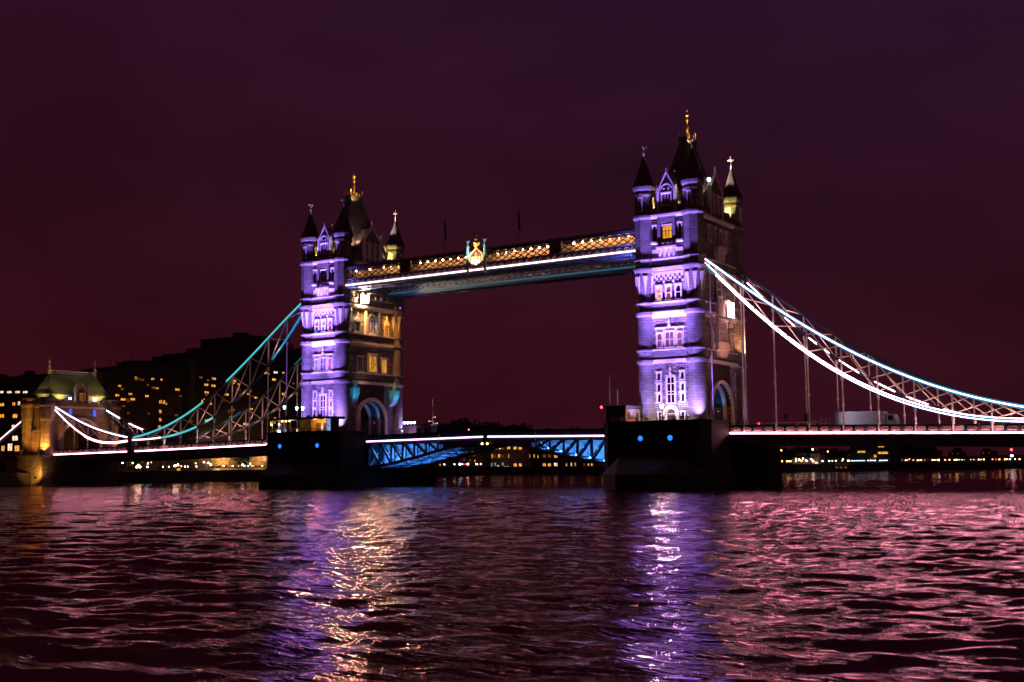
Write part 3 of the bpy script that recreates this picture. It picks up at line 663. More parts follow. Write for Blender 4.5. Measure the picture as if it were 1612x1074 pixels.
# crest at the middle of the near walkway
def make_crest():
    off = (0, -7.8, 42.2); y = -10.0; cx = -.45
    par = WKF
    m = MB(); g = MB()
    for s in (-1, 1):
        x = cx+s*2.1
        m.lathe(x, y, [(.30, 41.9), (.30, 47.4), (.38, 47.5), (.38, 47.75), (.20, 47.9), (.16, 48.3)], 8); 
        for d in (-1, 1): m.add([(x+d*.1, y-.08, 48.2), (x+d*.5, y-.08, 48.95), (x, y-.08, 48.65), (x+d*.1, y+.08, 48.2), (x+d*.5, y+.08, 48.95), (x, y+.08, 48.65)], [(0,1,2), (3,5,4), (0,3,4,1), (1,4,5,2), (2,5,3,0)])
        m.ball((x, y, 48.75), .16, 8, 5); g.ball((x, y, 47.65), .30, 8, 5)
    m.build('crest_post', TEAL, par, off); g.build('crest_post_collar', GOLD, par, off)
    # ogee frame
    og = [(1.55, 43.3), (1.55, 45.5), (1.45, 46.0), (1.05, 46.45), (.5, 46.8), (.15, 47.25), (0, 47.7)]
    q = MB()
    for s in (-1, 1):
        pts = [(cx+s*a, y-.05, z) for a, z in og]
        q.tube(pts, [.14, .14, .17, .2, .2, .18, .12], 8)
    q.build('crest_frame', GOLD, par, off, smooth=40)
    # shield panel with a pair of supporters, as generic heraldic relief
    q = MB(); q.prism([(-1.45, 43.3), (1.45, 43.3), (1.45, 45.4), (1.0, 46.1), (0, 47.0), (-1.0, 46.1), (-1.45, 45.4)], lambda a, z: (cx+a, y+.12, z), lambda a, z: (cx+a, y+.02, z))
    q.build('crest_panel', paint('maroon_panel', (.05, .012, .01), .6), par, off)
    q = MB(); 
    q.prism([(-.52, 44.9), (.52, 44.9), (.5, 44.2), (.25, 43.7), (0, 43.4), (-.25, 43.7), (-.5, 44.2)], lambda a, z: (cx+a, y+.01, z), lambda a, z: (cx+a, y-.14, z))
    for s in (-1, 1):
        # rearing beast: hind leg, body, chest, head, foreleg, tail
        q.tube([(cx+s*1.25, y-.05, 43.35), (cx+s*1.12, y-.06, 43.9), (cx+s*.95, y-.06, 44.4), (cx+s*.85, y-.06, 44.9), (cx+s*.95, y-.06, 45.25)], [.13, .2, .24, .22, .13], 7)
        q.ball((cx+s*.86, y-.08, 45.38), .2, 8, 5); q.tube([(cx+s*.85, y-.08, 44.75), (cx+s*.55, y-.1, 44.85)], [.11, .07], 6)
        q.tube([(cx+s*.95, y-.08, 44.1), (cx+s*.62, y-.1, 43.8), (cx+s*.62, y-.1, 43.45)], [.13, .09, .07], 6)
        q.tube([(cx+s*1.15, y-.05, 43.8), (cx+s*1.38, y-.05, 44.2), (cx+s*1.3, y-.05, 44.7)], [.07, .06, .1], 6)
    q.build('heraldic_relief', WHITE, par, off, smooth=50)
    q = MB(); q.lathe(cx, y-.03, [(.1, 45.0), (.3, 45.2), (.34, 45.6), (.2, 45.8), (.08, 46.1), (.16, 46.25), (.03, 46.4)], 10); q.build('crest_helm', GOLD, par, off, smooth=40)
    q = MB(); q.lathe(cx, y-.03, [(.42, 47.55), (.5, 47.75), (.46, 48.0), (.62, 48.25), (.5, 48.5), (.18, 48.7), (.14, 48.85), (.5, 49.0), (.42, 49.2), (.1, 49.35), (.2, 49.55), (.22, 49.7), (.04, 49.85)], 12)
    for s in (-1, 1): q.tube([(cx+s*.5, y, 47.75), (cx+s*.75, y, 48.2), (cx+s*.6, y, 48.6)], [.12, .12, .08], 6)
    q.build('gilded_crown', GOLD, par, off, smooth=40)
make_crest()
for x, z1, lb in ((-9.93, 54.9, 'dark furled flag on the pole left of the gilded crest'), (8.1, 54.6, 'dark furled flag on the pole right of the gilded crest')):
    t = thing('flagpole', 'thin pole on the walkway roof, carrying the '+lb.replace(' on the pole', ''), 'flagpole', (x, -7.8, 47.3), 0, 'flagpoles on the walkway')
    m = MB(); m.tube([(0, 0, 0), (0, 0, z1-47.3+.2)], [.06, .035], 6); m.build('pole', IRON, t)
    m = MB(); m.ball((0, 0, z1-47.1), .10, 8, 5); m.build('truck_ball', GOLD, t)
    f = thing('flag', lb, 'flag', (x, -7.8, z1-4.2), 0, 'flags above the walkway')
    m = MB(); pts = []
    nU, nV = 8, 10; vs = []
    for j in range(nV+1):
        for i in range(nU+1):
            u = i/nU; v = j/nV; sp2 = (.10+.38*(1-v)**.6*u) + .06
            vs.append((.05+sp2*u*.9, .16*sin(u*9+v*2.2)*u, v*4.0-u*.35))
    m.add(vs, [(j*(nU+1)+i, j*(nU+1)+i+1, (j+1)*(nU+1)+i+1, (j+1)*(nU+1)+i) for j in range(nV) for i in range(nU)])
    m.build('cloth', CLOTH, f, smooth=60)

# ------------------------------------------------------------------ side spans with parapets and light strips
YD = 7.75
def deck_z(x): return np.interp(abs(x), [0, 30, 51.3, 98.4, 138.6, 180], [9.92, 9.5, 9.50, 8.55, 7.98, 7.2])
def make_panel_mesh():
    # interlaced rings in a cast iron panel, 1.35 m wide
    m = MB()
    for k in range(3):
        c = -.42+k*.42
        m.tube([(c+.27*cos(2*pi*i/12), 0, .27*sin(2*pi*i/12)) for i in range(13)], .055, 5)
        m.bar((c-.2, -.01, -.28), (c+.2, -.01, .28), .07, .08); m.bar((c-.2, .01, .28), (c+.2, .01, -.28), .07, .08)
    return m
PANEL = None
PARA = paint('parapet_paint', (.010, .022, .028), .8, 0, .2)
PARA.node_tree.nodes['Principled BSDF'].inputs['Specular IOR Level'].default_value = .02
ORN = paint('panel_ornament_paint', (.42, .33, .28), .6)
def make_span(xa, xb, label, s):
    global PANEL
    x_mid = (xa+xb)/2; t = thing('side_span', label, 'bridge span', (xa, 0, 0), 0, 'suspended side spans')
    off = (xa, 0, 0); B = lambda m, n, mt, par=t, sm=None: m.build(n, mt, par, off, sm)
    n = 12; xs = [xa+(xb-xa)*i/n for i in range(n+1)]
    def ribbon(m, y0, y1, dz0, dz1):
        for a, b in zip(xs[:-1], xs[1:]):
            za, zb_ = deck_z(a), deck_z(b)
            vs = [(a, y0, za+dz0), (a, y1, za+dz0), (a, y1, za+dz1), (a, y0, za+dz1), (b, y0, zb_+dz0), (b, y1, zb_+dz0), (b, y1, zb_+dz1), (b, y0, zb_+dz1)]
            m.add(vs, [(0,1,5,4), (1,2,6,5), (2,3,7,6), (3,0,4,7), (0,3,2,1), (4,5,6,7)])
    m = MB(); ribbon(m, -YD+.1, YD-.1, -.55, .05); B(m, 'deck', DARKC)
    m = MB(); ribbon(m, -5.2, 5.2, .054, .075); B(m, 'roadway', ASPH)
    m = MB(); ribbon(m, -YD+.15, -5.2, .054, .20); B(m, 'footway', DARKC); m = MB(); ribbon(m, 5.2, YD-.15, .054, .20); B(m, 'footway', DARKC)
    for y in (-YD, YD):
        m = MB(); ribbon(m, y-.16, y+.16, -2.1, -.27); B(m, 'edge_girder', DKTEAL)
        m = MB(); ribbon(m, y-.75, y+.75, -.27, -.215); B(m, 'led_shade_lip', IRON)  # lip added to keep the strip light off the edge girder
    k = int((xb-xa)/5.0)
    for i in range(k):
        x = xa+(i+.5)*(xb-xa)/k; m = MB(); m.box(x-.18, x+.18, -YD+.16, YD-.16, deck_z(x)-1.8, deck_z(x)-.56); B(m, 'cross_girder', DKTEAL)
    for y, sg in ((-YD, -1), (YD, 1)):
        a_, b_ = (y-.30, y-.16) if sg < 0 else (y+.16, y+.30)
        gaps = (-107.5, -104.3)
        if xa < 0:
            for c0, c1 in ((xa, gaps[0]), (gaps[1], xb)):
                m = MB(); za, zb_ = deck_z(c0), deck_z(c1)
                m.prism([(c0, za-.15), (c1, zb_-.15), (c1, zb_+.06), (c0, za+.06)], lambda x, z: (x, a_, z), lambda x, z: (x, b_, z)); B(m, 'led_strip', LEDL)
        else:
            m = MB(); ribbon(m, a_, b_, -.15, .06); B(m, 'led_strip', LEDW)
        m = MB(); ribbon(m, y-.10, y+.10, .17, 1.18); B(m, 'parapet_wall', PARA)
        m = MB(); ribbon(m, y-.17, y+.17, 1.18, 1.32); B(m, 'parapet_rail', PARA)
        if sg < 0:
            step = 1.93; i = 0; x = (xb-1.1) if xa < 0 else (xa+1.1)
            while xa+.8 < x < xb-.8:
                if i % 3 == 0:
                    m = MB(); xp = x-.96*(1 if xa > 0 else -1)*.99; m.box(xp-.17, xp+.17, y-.20, y+.2, deck_z(x)+.18, deck_z(x)+1.42); p = B(m, 'parapet_post', DKTEAL)
                    m = MB(); m.box(xp-.10, xp+.10, y-.225, y-.2, deck_z(x)+.5, deck_z(x)+.9); B(m, 'post_shield', RED, p)
                if PANEL is None:
                    PANEL = make_panel_mesh().build('parapet_panel', ORN, t); o = PANEL
                else:
                    o = PANEL.copy(); C.objects.link(o); o.parent = t
                o.location = (x-xa, y-.14, deck_z(x)+.68); o.scale = (1.0, 1, 1.1)
                x += step if xa > 0 else -step; i += 1
    return t
SPR = make_span(51.4, 150.0, 'suspended side span running out of view on the right, with white light strip', 1)
SPL = make_span(-138.2, -51.4, 'suspended side span on the left between the far tower and the shore tower', -1)

# ------------------------------------------------------------------ suspension chains (stiffened, of two chords)
def make_chain(xs, upf, lof, y, label, leds, nodes, name='suspension_chain', hang=True, lens=None):
    x0 = xs[0]; t = thing(name, label, 'suspension chain', (x0, y, 0), 0, 'suspension chains of the side spans')
    off = (x0, y, 0); B = lambda m, n, mt, par=t, sm=None: m.build(n, mt, par, off, sm)
    def chord(f, a, b, h, w, dy=0, nn=40):
        m = MB(); q = [a+(b-a)*i/nn for i in range(nn+1)]
        vs = []
        for x in q:
            z = f(x); vs += [(x, y+dy-w/2, z-h/2), (x, y+dy+w/2, z-h/2), (x, y+dy+w/2, z+h/2), (x, y+dy-w/2, z+h/2)]
        m.add(vs, [(4*i+j, 4*i+(j+1) % 4, 4*i+4+(j+1) % 4, 4*i+4+j) for i in range(nn) for j in range(4)] + [(3,2,1,0), (4*nn, 4*nn+1, 4*nn+2, 4*nn+3)])
        return m
    B(chord(upf, xs[0], xs[1], .62, .5), 'upper_chord', DKTEAL); B(chord(lof, xs[0], xs[1], .62, .5, .0), 'lower_chord', DKTEAL)
    for which, a, b, dz, h, mt in leds:
        f = upf if which == 'u' else lof
        B(chord(lambda x: f(x)+dz, a, b, h, .12, -.33, max(2, int(abs(b-a)/2))), 'led_strip', mt)
    prev = None
    for i, x in enumerate(nodes):
        if upf(x)-lof(x) > .9:
            m = MB(); m.bar((x, y, lof(x)), (x, y, upf(x)), .26, .22); B(m, 'vertical_strut', WHITE)
        if prev is not None:
            for a, b in ((lof(prev), upf(x)), (upf(prev), lof(x))):
                if abs(upf(x)-lof(x))+abs(upf(prev)-lof(prev)) > 1.2:
                    m = MB(); m.bar((prev, y+.05, a), (x, y+.05, b), .2, .17); B(m, 'diagonal_strut', WHITE)
        prev = x
        if hang and lof(x)-deck_z(x) > 1.2:
            m = MB(); m.tube([(x, y, deck_z(x)+.2), (x, y, lof(x)-.2)], .13, 8); m.lathe(x, y, [(.16, deck_z(x)+.1), (.26, deck_z(x)+1.3), (.16, deck_z(x)+1.6)], 8)
            zt = lof(x)-.3; m.lathe(x, y, [(.13, zt-1.0), (.27, zt-.7), (.27, zt-.2), (.15, zt)], 8); zm = (deck_z(x)*.55+zt*.45); m.lathe(x, y, [(.13, zm), (.2, zm+.1), (.2, zm+.5), (.13, zm+.6)], 8)
            B(m, 'hanger', WHITE)
    for i, x in enumerate(lens or ()):  # small boxes and lamps added to brighten the struts and hangers
        z = lof(x)+.42
        m = MB(); m.box(x-.14, x+.14, y-1.05, y-.75, z-.1, z+.12); m.box(x-.05, x+.05, y-.75, y-.25, z-.06, z+.02); B(m, 'added_strut_lamp', IRON)
        lamp('POINT', (x-x0, -1.15, z+.5), (1.0, .42, .36), 130, t, radius=.15)
        lamp('SPOT', (x-x0, -1.15, z-.5), (1.0, .46, .46), 800, t, (x-x0-2.8, 0, deck_z(x)+1), 60, 1, .12)
    return t
ru = smoothcurve([(46.2, 41.3), (48, 40.1), (54.09, 35.06), (59.66, 31.05), (65.43, 26.96), (71.38, 23.17), (76.77, 20.15), (82.36, 17.6), (87.76, 15.4), (93, 13.66), (98.6, 12.35), (106, 11.2)])
rl = smoothcurve([(46.2, 40.6), (48.1, 39.3), (54, 32.7), (59.55, 27.5), (65.29, 22.9), (70.48, 19.25), (76.24, 15.93), (81.83, 13.54), (87.25, 11.85), (92.85, 10.85), (97.03, 10.5), (106, 10.75)], 5)
lu = smoothcurve([(-46.2, 42.4), (-50, 40.2), (-64.25, 29.9), (-74.04, 23.3), (-80.35, 19.75), (-89.47, 15.7), (-98, 12.9), (-106.2, 11.7)])
ll = smoothcurve([(-46.2, 41.6), (-50.9, 36.1), (-60.2, 26.6), (-66, 21.8), (-74.3, 17.0), (-84.97, 13.5), (-96.1, 11.2), (-106.2, 11.2)])
nr = [48.2+5.73*k for k in range(11)]; nl = [-x for x in nr[:10]] + [-104.5]
make_chain((46.2, 106), ru, rl, -7.7, 'nearer suspension chain right of the near tower, outlined in bright white light',
           [('u', 47.6, 106, .02, .12, LEDC), ('u', 47.6, 106, .26, .20, CHORDGLOW), ('u', 47.6, 106, -.22, .20, CHORDGLOW), ('l', 47.6, 106, .22, .10, LEDC), ('l', 47.6, 106, -.01, .24, CHORDGLOW), ('l', 49.5, 106, -.24, .09, LEDC), ('l', 47.6, 106, -.36, .10, CHORDGLOW)], nr, lens=[x+2.8 for x in nr[1:9]])  # azure edge strips are added for the glow on the teal chords
make_chain((46.2, 106), ru, rl, 7.7, 'back suspension chain right of the near tower, with short broken light dashes',
           [('l', a, b, .05, .15, LEDC) for a, b in ((49.2, 53.9), (56.3, 58.0), (60.6, 62.0), (63.2, 64.2), (66.0, 69.4), (72.1, 75.5), (77.4, 81.0), (83.5, 86.5))], nr, lens=[x+2.8 for x in nr[1:9]])
make_chain((-106.2, -46.2), lu, ll, -7.7, 'nearer suspension chain left of the far tower, outlined in teal light',
           [('u', -72.8, -47.5, 0, .42, LEDT), ('u', -105, -80.5, 0, .42, LEDT), ('l', -105.5, -95, .1, .24, LEDCL), ('l', -95, -82.5, 0, .42, LEDT), ('l', -79.6, -77, 0, .4, LEDT), ('l', -58, -47.5, 0, .5, CHORDGLOW)], nl, lens=[x-2.8 for x in nl[1:9:2]])
make_chain((-106.2, -46.2), lu, ll, 7.7, 'back suspension chain left of the far tower, mostly unlit pale struts',
           [('u', -66, -60, 0, .2, LEDTD), ('u', -90, -84, 0, .2, LEDTD), ('u', -59, -48, 0, .3, LEDTD)], nl, lens=[x-2.8 for x in nl[:9]])
su = lambda x: 11.7 + (20.6-11.7)*((-106.2-x)/30.6) - 1.4*sin(pi*min(1, max(0, (-106.2-x)/30.6)))*.9
sl = lambda x: 11.2 + (20.0-11.2)*((-106.2-x)/30.6) - 4.4*sin(pi*min(1, max(0, (-106.2-x)/30.6)))*.85
ns = [-112, -117.5, -123, -128.5, -133]
make_chain((-137.2, -106.2), su, sl, -7.7, 'short nearer chain rising to the shore tower, glaring white',
           [('u', -136.6, -106.6, 0, .20, LEDCL), ('u', -136.6, -106.6, .26, .2, CHORDGLOW), ('l', -136.6, -106.6, 0, .28, LEDCL), ('l', -124, -107, -.26, .14, LEDCL)], ns)
make_chain((-137.2, -106.2), su, sl, 7.7, 'short back chain rising to the shore tower, with two light dashes',
           [('u', -135.5, -130, -.1, .16, LEDC), ('u', -126, -120.5, -.2, .15, LEDC)], ns)
for y, lb in ((-7.7, 'round pin casing joining the long and short chains nearer the viewer'), (7.7, 'round pin casing joining the long and short chains on the far parapet')):
    t = thing('chain_pin', lb, 'chain pin', (-106.2, y, 0), 0, 'pin casings of the chains')
    m = MB(); m.prism([(.95*cos(2*pi*i/16), 11.5+.95*sin(2*pi*i/16)) for i in range(16)], lambda a, z: (a, -.5, z), lambda a, z: (a, .5, z)); m.build('casing', TEAL, t)
    m = MB(); m.prism([(.6*cos(2*pi*i/16), 11.5+.6*sin(2*pi*i/16)) for i in range(16)], lambda a, z: (a, -.58, z), lambda a, z: (a, -.5, z)); m.build('cap', RED, t)
    m = MB(); m.box(-.55, .55, -.45, .45, 7.6, 10.7); m.box(-.8, .8, -.5, .5, 10.0, 10.5); m.build('pedestal', DKTEAL, t)

# ------------------------------------------------------------------ bascule leaves
def make_bascule(s, label):
    t = thing('bascule_leaf', label, 'bascule', (s*30.4, 0, 9), 0, 'bascule leaves of the middle span')
    off = (s*30.4, 0, 9); B = lambda m, n, mt, par=t, sm=None: m.build(n, mt, par, off, sm)
    xin, xout = .35, 30.4
    zt = lambda x: float(deck_z(x))-.2
    zb = lambda x: interp([(0, 8.75), (6, 8.35), (10, 7.65), (15, 6.55), (20, 5.5), (25, 4.6), (30.4, 3.9)], x)
    def slab(m, y0, y1, f0, f1, a=xin, b=xout, n=8):
        for i in range(n):
            p, q = a+(b-a)*i/n, a+(b-a)*(i+1)/n
            vs = [(s*p, y0, f0(p)), (s*p, y1, f0(p)), (s*p, y1, f1(p)), (s*p, y0, f1(p)), (s*q, y0, f0(q)), (s*q, y1, f0(q)), (s*q, y1, f1(q)), (s*q, y0, f1(q))]
            m.add(vs, [(0,1,5,4), (1,2,6,5), (2,3,7,6), (3,0,4,7), (0,3,2,1), (4,5,6,7)])
    m = MB(); slab(m, -YD+.1, YD-.1, lambda x: zt(x)-.1, lambda x: zt(x)+.25); B(m, 'deck', DARKC)
    m = MB(); slab(m, -5.2, 5.2, lambda x: zt(x)+.254, lambda x: zt(x)+.28); B(m, 'roadway', ASPH)
    for y in (-YD, -2.7, 2.7, YD):
        m = MB(); slab(m, y-.2, y+.2, lambda x: zt(x)-.55, lambda x: zt(x)+.02); B(m, 'top_chord', DKTEAL)
        m = MB(); slab(m, y-.25, y+.25, lambda x: zb(x)-.28, lambda x: zb(x)+.28, 1.2); B(m, 'bottom_chord', DKTEAL)
        xs = [30.0-3.05*i for i in range(9)]
        for i, x in enumerate(xs):
            if zt(x)-zb(x) < .7: break
            m = MB(); m.bar((s*x, y, zb(x)), (s*x, y, zt(x)-.3), .30, .34); B(m, 'truss_post', DKTEAL)
            if i+1 < len(xs):
                x2 = xs[i+1]; m = MB(); m.bar((s*x, y+.02, zt(x)-.3), (s*x2, y+.02, zb(x2)), .24, .40); B(m, 'truss_diagonal', DKTEAL)
        if abs(y) < 3:
            m = MB(); slab(m, y-.03, y+.03, lambda x: zb(x)+.2, lambda x: zt(x)-.4, 2.0, 30.2); B(m, 'reflector_web', WHITE)  # pale plate added as a reflector for the blue lights
        if y == -YD:
            m = MB(); m.box(min(s*12, s*xin), max(s*12, s*xin), y-.1, y+.1, 8.6, 9.2); slab(m, y-.12, y+.12, lambda x: zb(x)+.1, lambda x: zt(x)-.4, 1.0, 10.5); B(m, 'web_plate', DKTEAL)
    xs = [30.0-3.05*i for i in range(9)]
    for x in xs:
        m = MB(); z0, z1 = zb(x)+.1, zt(x)-.3
        if z1-z0 < .8: continue
        for ya, yb_ in ((-YD, -2.7), (-2.7, 2.7), (2.7, YD)):
            m.bar((s*(x-.1), ya+.1, z0), (s*(x-.1), yb_-.1, z1), .14, .18); m.bar((s*(x-.1), ya+.1, z1), (s*(x-.1), yb_-.1, z0), .14, .18)
            m.bar((s*x, ya, z0+.0), (s*x, yb_, z0), .2, .2)
        B(m, 'cross_frame', WHITE)
    a_, b_ = -YD-.32, -YD-.2
    m = MB(); slab(m, a_, b_, lambda x: zt(x)+.03, lambda x: zt(x)+.30, .55); B(m, 'led_strip', LEDB)
    for y in (-YD, YD):
        m = MB(); slab(m, y-.08, y+.08, lambda x: zt(x)+.34, lambda x: zt(x)+1.35); B(m, 'parapet_wall', PARA)
        m = MB(); slab(m, y-.15, y+.15, lambda x: zt(x)+1.352, lambda x: zt(x)+1.48); B(m, 'parapet_rail', PARA)
        for i in range(10):
            x = 1.5+i*3.05; m = MB(); m.box(s*x-.12, s*x+.12, y-.18, y+.18, zt(x)+.32, zt(x)+1.6); B(m, 'parapet_post', PARA)
    x = 11.3 if s < 0 else 11.8
    m = MB(); m.box(s*x-.07, s*x+.07, -YD-.42, -YD-.34, 8.0, 10.6); B(m, 'clearance_marker', WHITE)
    m = MB(); m.box(min(s*30.2, s*30.38), max(s*30.2, s*30.38), -YD+.1, YD-.1, 3.8, 9.0); B(m, 'light_stop_plate', IRON)  # end plate added to keep the blue light off the pier wall
    # blue service lights between the girders
    for (x, y, w) in ((28.4, -5.6, 900), (28.2, 0, 1100), (25.4, -5.6, 700), (24, .6, 900), (22.2, -5.6, 500), (20.5, .6, 700), (19, -5.2, 320), (16.5, .6, 500), (15.5, -5, 260), (12.8, -5, 180)):
        m = MB(); m.box(s*x-.15, s*x+.15, y-.1, y+.1, zb(x)+.35, zb(x)+.5); f = B(m, 'blue_service_light', BLUEL)
        lamp('SPOT', (s*x-off[0], y-1.3, zb(x)+.75-off[2]), (.06, .30, 1.0), w*1.2, t, (s*(x-1.0)-off[0], y+3.0, zt(x)-.6-off[2]), 125, .4, .15)
    return t
make_bascule(-1, 'left bascule leaf, blue light inside its deep end by the farther pier')
make_bascule(1, 'right bascule leaf, blue light inside its deep end by the nearer pier')
t = thing('navigation_light', 'pair of small warm navigation lamps under the middle joint of the bascules', 'navigation light', (0, -YD-.3, 8.6))
m = MB(); m.box(-.75, .75, -.05, .3, -.05, .35); m.build('bracket', IRON, t)
for x in (-.62, .62): m = MB(); m.ball((x, -.12, -.1), .20, 8, 6); m.build('lamp_globe', BULBW, t)
t = thing('centre_gate', 'dark gate posts with a small glinting arch over the middle joint of the bascules', 'gate', (0, -YD+.3, 10.0))
for x in (-.9, .9): m = MB(); m.box(x-.2, x+.2, -.2, .2, 0, 2.3); m.build('post', IRON, t)
m = MB(); m.tube([(-1.3, 0, 2.1), (-.7, 0, 2.6), (0, 0, 2.8), (.7, 0, 2.6), (1.3, 0, 2.1)], .09, 6); m.build('arch_bar', IRON, t)

# ------------------------------------------------------------------ shore tower on the left
def make_shore_tower():
    X0, X1, hy = -144.8, -136.3, 10.6
    t = thing('shore_tower', 'arched stone gatehouse at the left end of the bridge under a green lit hipped roof', 'gatehouse', ((X0+X1)/2, 0, 7.9))
    off = ((X0+X1)/2, 0, 7.9); B = lambda m, n, mt, par=t, sm=None: m.build(n, mt, par, off, sm)
    cx = (X0+X1)/2; hx = (X1-X0)/2
    T = lambda u, d, z: (X1+d, u, z)
    m = MB(); arch_wall(m, T, -hy+1.6, hy-1.6, 7.8, 20.2, 5.6, 12.0, 5.2, -(X1-X0), 0); B(m, 'gate_wall', WARMST)
    m = MB(); arch_ring(m, T, 5.6, 12.0, 5.2, .6, -.3, .35, 7.8); arch_ring(m, T, 6.2, 12, 5.2, .5, -.3, .18, 7.8); B(m, 'arch_moulding', TRIM)
    for sx in (X0, X1):
        for sy in (-hy, hy):
            m = MB(); m.lathe(sx-.3*(1 if sx > cx else -1), sy*.97, [(1.9, 7.8), (1.9, 9.5), (1.6, 9.9), (1.6, 16.6), (1.9, 17.2), (1.9, 20.4), (2.2, 20.7), (2.2, 21.3), (1.7, 21.4), (1.7, 22.4), (1.95, 22.6), (1.95, 22.9)], 8)
            B(m, 'corner_turret', WARMST)
    m = MB(); m.box(X0-.3, X1+.3, -hy+1, hy-1, 20.2, 20.75); B(m, 'cornice', TRIM)
    m = MB(); 
    for i in range(9):
        y = -8+i*2; m.box(X1-.35, X1+.28, y-.6, y+.6, 21.5, 22.2)
    m.box(X1-.3, X1+.25, -hy+1.2, hy-1.2, 20.75, 21.5); m.box(X0-.25, X0+.3, -hy+1.2, hy-1.2, 20.75, 21.5); m.box(X0+.3, X1-.3, -hy+1.0, -hy+1.5, 20.75, 21.5); m.box(X0+.3, X1-.3, hy-1.5, hy-1.0, 20.75, 21.5); B(m, 'parapet', WARMST)
    m = MB(); m.box(X0+1.4, X1-1.4, -hy+1.9, hy-1.9, 20.3, 24.0); B(m, 'attic_wall', WARMST)
    # hollow hipped roof
    q = MB(); lv = [(hx-.9, hy-.5, 23.9), (hx-1.9, hy-1.6, 25.2), (hx-2.9, hy-2.5, 27.2), (.28, hy-3.6, 29.6)]
    vs = [(cx+sx*a, sy*b, z) for a, b, z in lv for sx, sy in ((-1,-1),(1,-1),(1,1),(-1,1))]
    q.add(vs, [(4*i+j, 4*i+(j+1) % 4, 4*i+4+(j+1) % 4, 4*i+4+j) for i in range(3) for j in range(4)] + [(3,2,1,0), (12,13,14,15)])
    r_ = B(q, 'roof', masonry('pale_roof_slate', (.15, .15, .13), (.11, .11, .10), (.07, .07, .06), .5, .32, .02, .4, .03))
    m = MB(); 
    for z in (29.75, 30.3): m.tube([(cx, -hy+3.4, z), (cx, hy-3.4, z)], .09, 6)
    for i in range(14): m.tube([(cx, -hy+3.6+i*1.06, 29.6), (cx, -hy+3.6+i*1.06, 30.3)], .05, 5)
    B(m, 'ridge_cresting', WHITE, r_)
    for sy in (-1, 1): m = MB(); m.lathe(cx, sy*(hy-3.5), [(.5, 29.3), (.4, 30.6), (.18, 31.0), (.36, 31.3), (.14, 31.6), (.12, 32.4), (.34, 32.7), (.1, 33.0), (.03, 33.7)], 8); B(m, 'ridge_finial', TRIM, r_)
    # middle gable with its own finials
    m = MB(); m.prism([(-1.7, 21.5), (1.7, 21.5), (1.7, 24.4), (0, 26.6), (-1.7, 24.4)], lambda y, z: (X1-2.6, y, z), lambda y, z: (X1+.1, y, z)); g = B(m, 'gable_dormer', WARMST)
    for sy in (-1, 1): m = MB(); m.lathe(X1, sy*2.0, [(.3, 21.5), (.3, 25.2), (.36, 25.3), (.04, 26.6)], 8); m.prism([(sy*1.7, 24.4), (sy*1.7, 24.8), (0, 27.05), (0, 26.6)], lambda y, z: (X1-2.4, y, z), lambda y, z: (X1+.25, y, z)); B(m, 'gable_pinnacle', TRIM, g)
    gothic_window(g, lambda u, d, z: (X1+.1+d, u, z), 0, 22.4, 24.2, 1.4, 2, 2, pane=WIN2, off=off, sur=.15, depth=.25)
    for y in (-3.6, 3.9):
        m = MB(); m.box(X1+.25, X1+.37, y-.42, y+.42, 18.3, 20.0); B(m, 'blue_lit_shield', glow('blue_shield', (.03, .10, 1.0), 1.1))
    # side walls with buttresses, facing the viewer
    T2 = lambda u, d, z: (u, -hy+1.6-d, z)
    m = MB(); fbox(m, T2, X0+1.4, X1-1.4, -.4, .25, 7.8, 20.2); fbox(m, T2, X0+1.5, X1-1.5, -.2, 1.1, 7.8, 14.5); fbox(m, T2, cx-.5, cx+.5, 0, 1.0, 14.5, 17.5); fbox(m, T2, X0+1.4, X1-1.4, 0, .6, 18.2, 20.2); B(m, 'side_wall', WARMST)
    m = MB(); m.box(X0-1.2, X1+.9, -hy-1.3, hy+1.3, -7, 7.3); m.box(X0-1.6, X1+1.2, -hy-1.6, hy+1.6, 7.3, 7.9); B(m, 'abutment_base', WARMST)
    return t
make_shore_tower()
# approach viaduct beyond the shore tower, with its anchor chains
t = thing('approach_viaduct', 'stone approach viaduct leaving the shore tower at the far left', 'viaduct', (-148.2, 0, 0))
m = MB(); arch_wall(m, lambda u, d, z: (-160+u, -9.2-d, z), -26, 13.3, -1, 7.2, 6.0, 2.4, 4.4, -18.4, 0); m.build('arcade_wall', WARMST, t, (-148.2, 0, 0))
m = MB(); m.box(-186, -146.6, -9.5, 9.5, 7.21, 7.8); m.build('deck', ASPH, t, (-148.2, 0, 0))
m = MB(); m.box(-186, -146.6, -9.45, -9.1, 7.81, 8.9); m.box(-186, -146.6, 9.1, 9.45, 7.81, 8.9); m.build('parapet', WARMST, t, (-148.2, 0, 0))
for y, lb in ((-7.7, 'nearer anchor chain sloping down to the left of the shore tower'), (7.7, 'back anchor chain seen sloping down through the arch of the shore tower')):
    t = thing('anchor_chain', lb, 'anchor chain', (-148.2, y, 18.6), 0, 'anchor chains behind the shore tower')
    off = (-148.2, y, 18.6)
    a = Vector((-145.2, y, 19.4)); b = Vector((-168, y, 8.0))
    m = MB(); m.bar(a, b, .7, 1.0); m.build('link_plate', WHITE, t, off)
    m = MB(); m.bar(a+Vector((0, -.42, .3)), b+Vector((0, -.42, .3)), .1, .26); m.build('led_strip', LEDC if y > 0 else glow('dim_white_led', (1, .7, .8), 2.2), t, off)

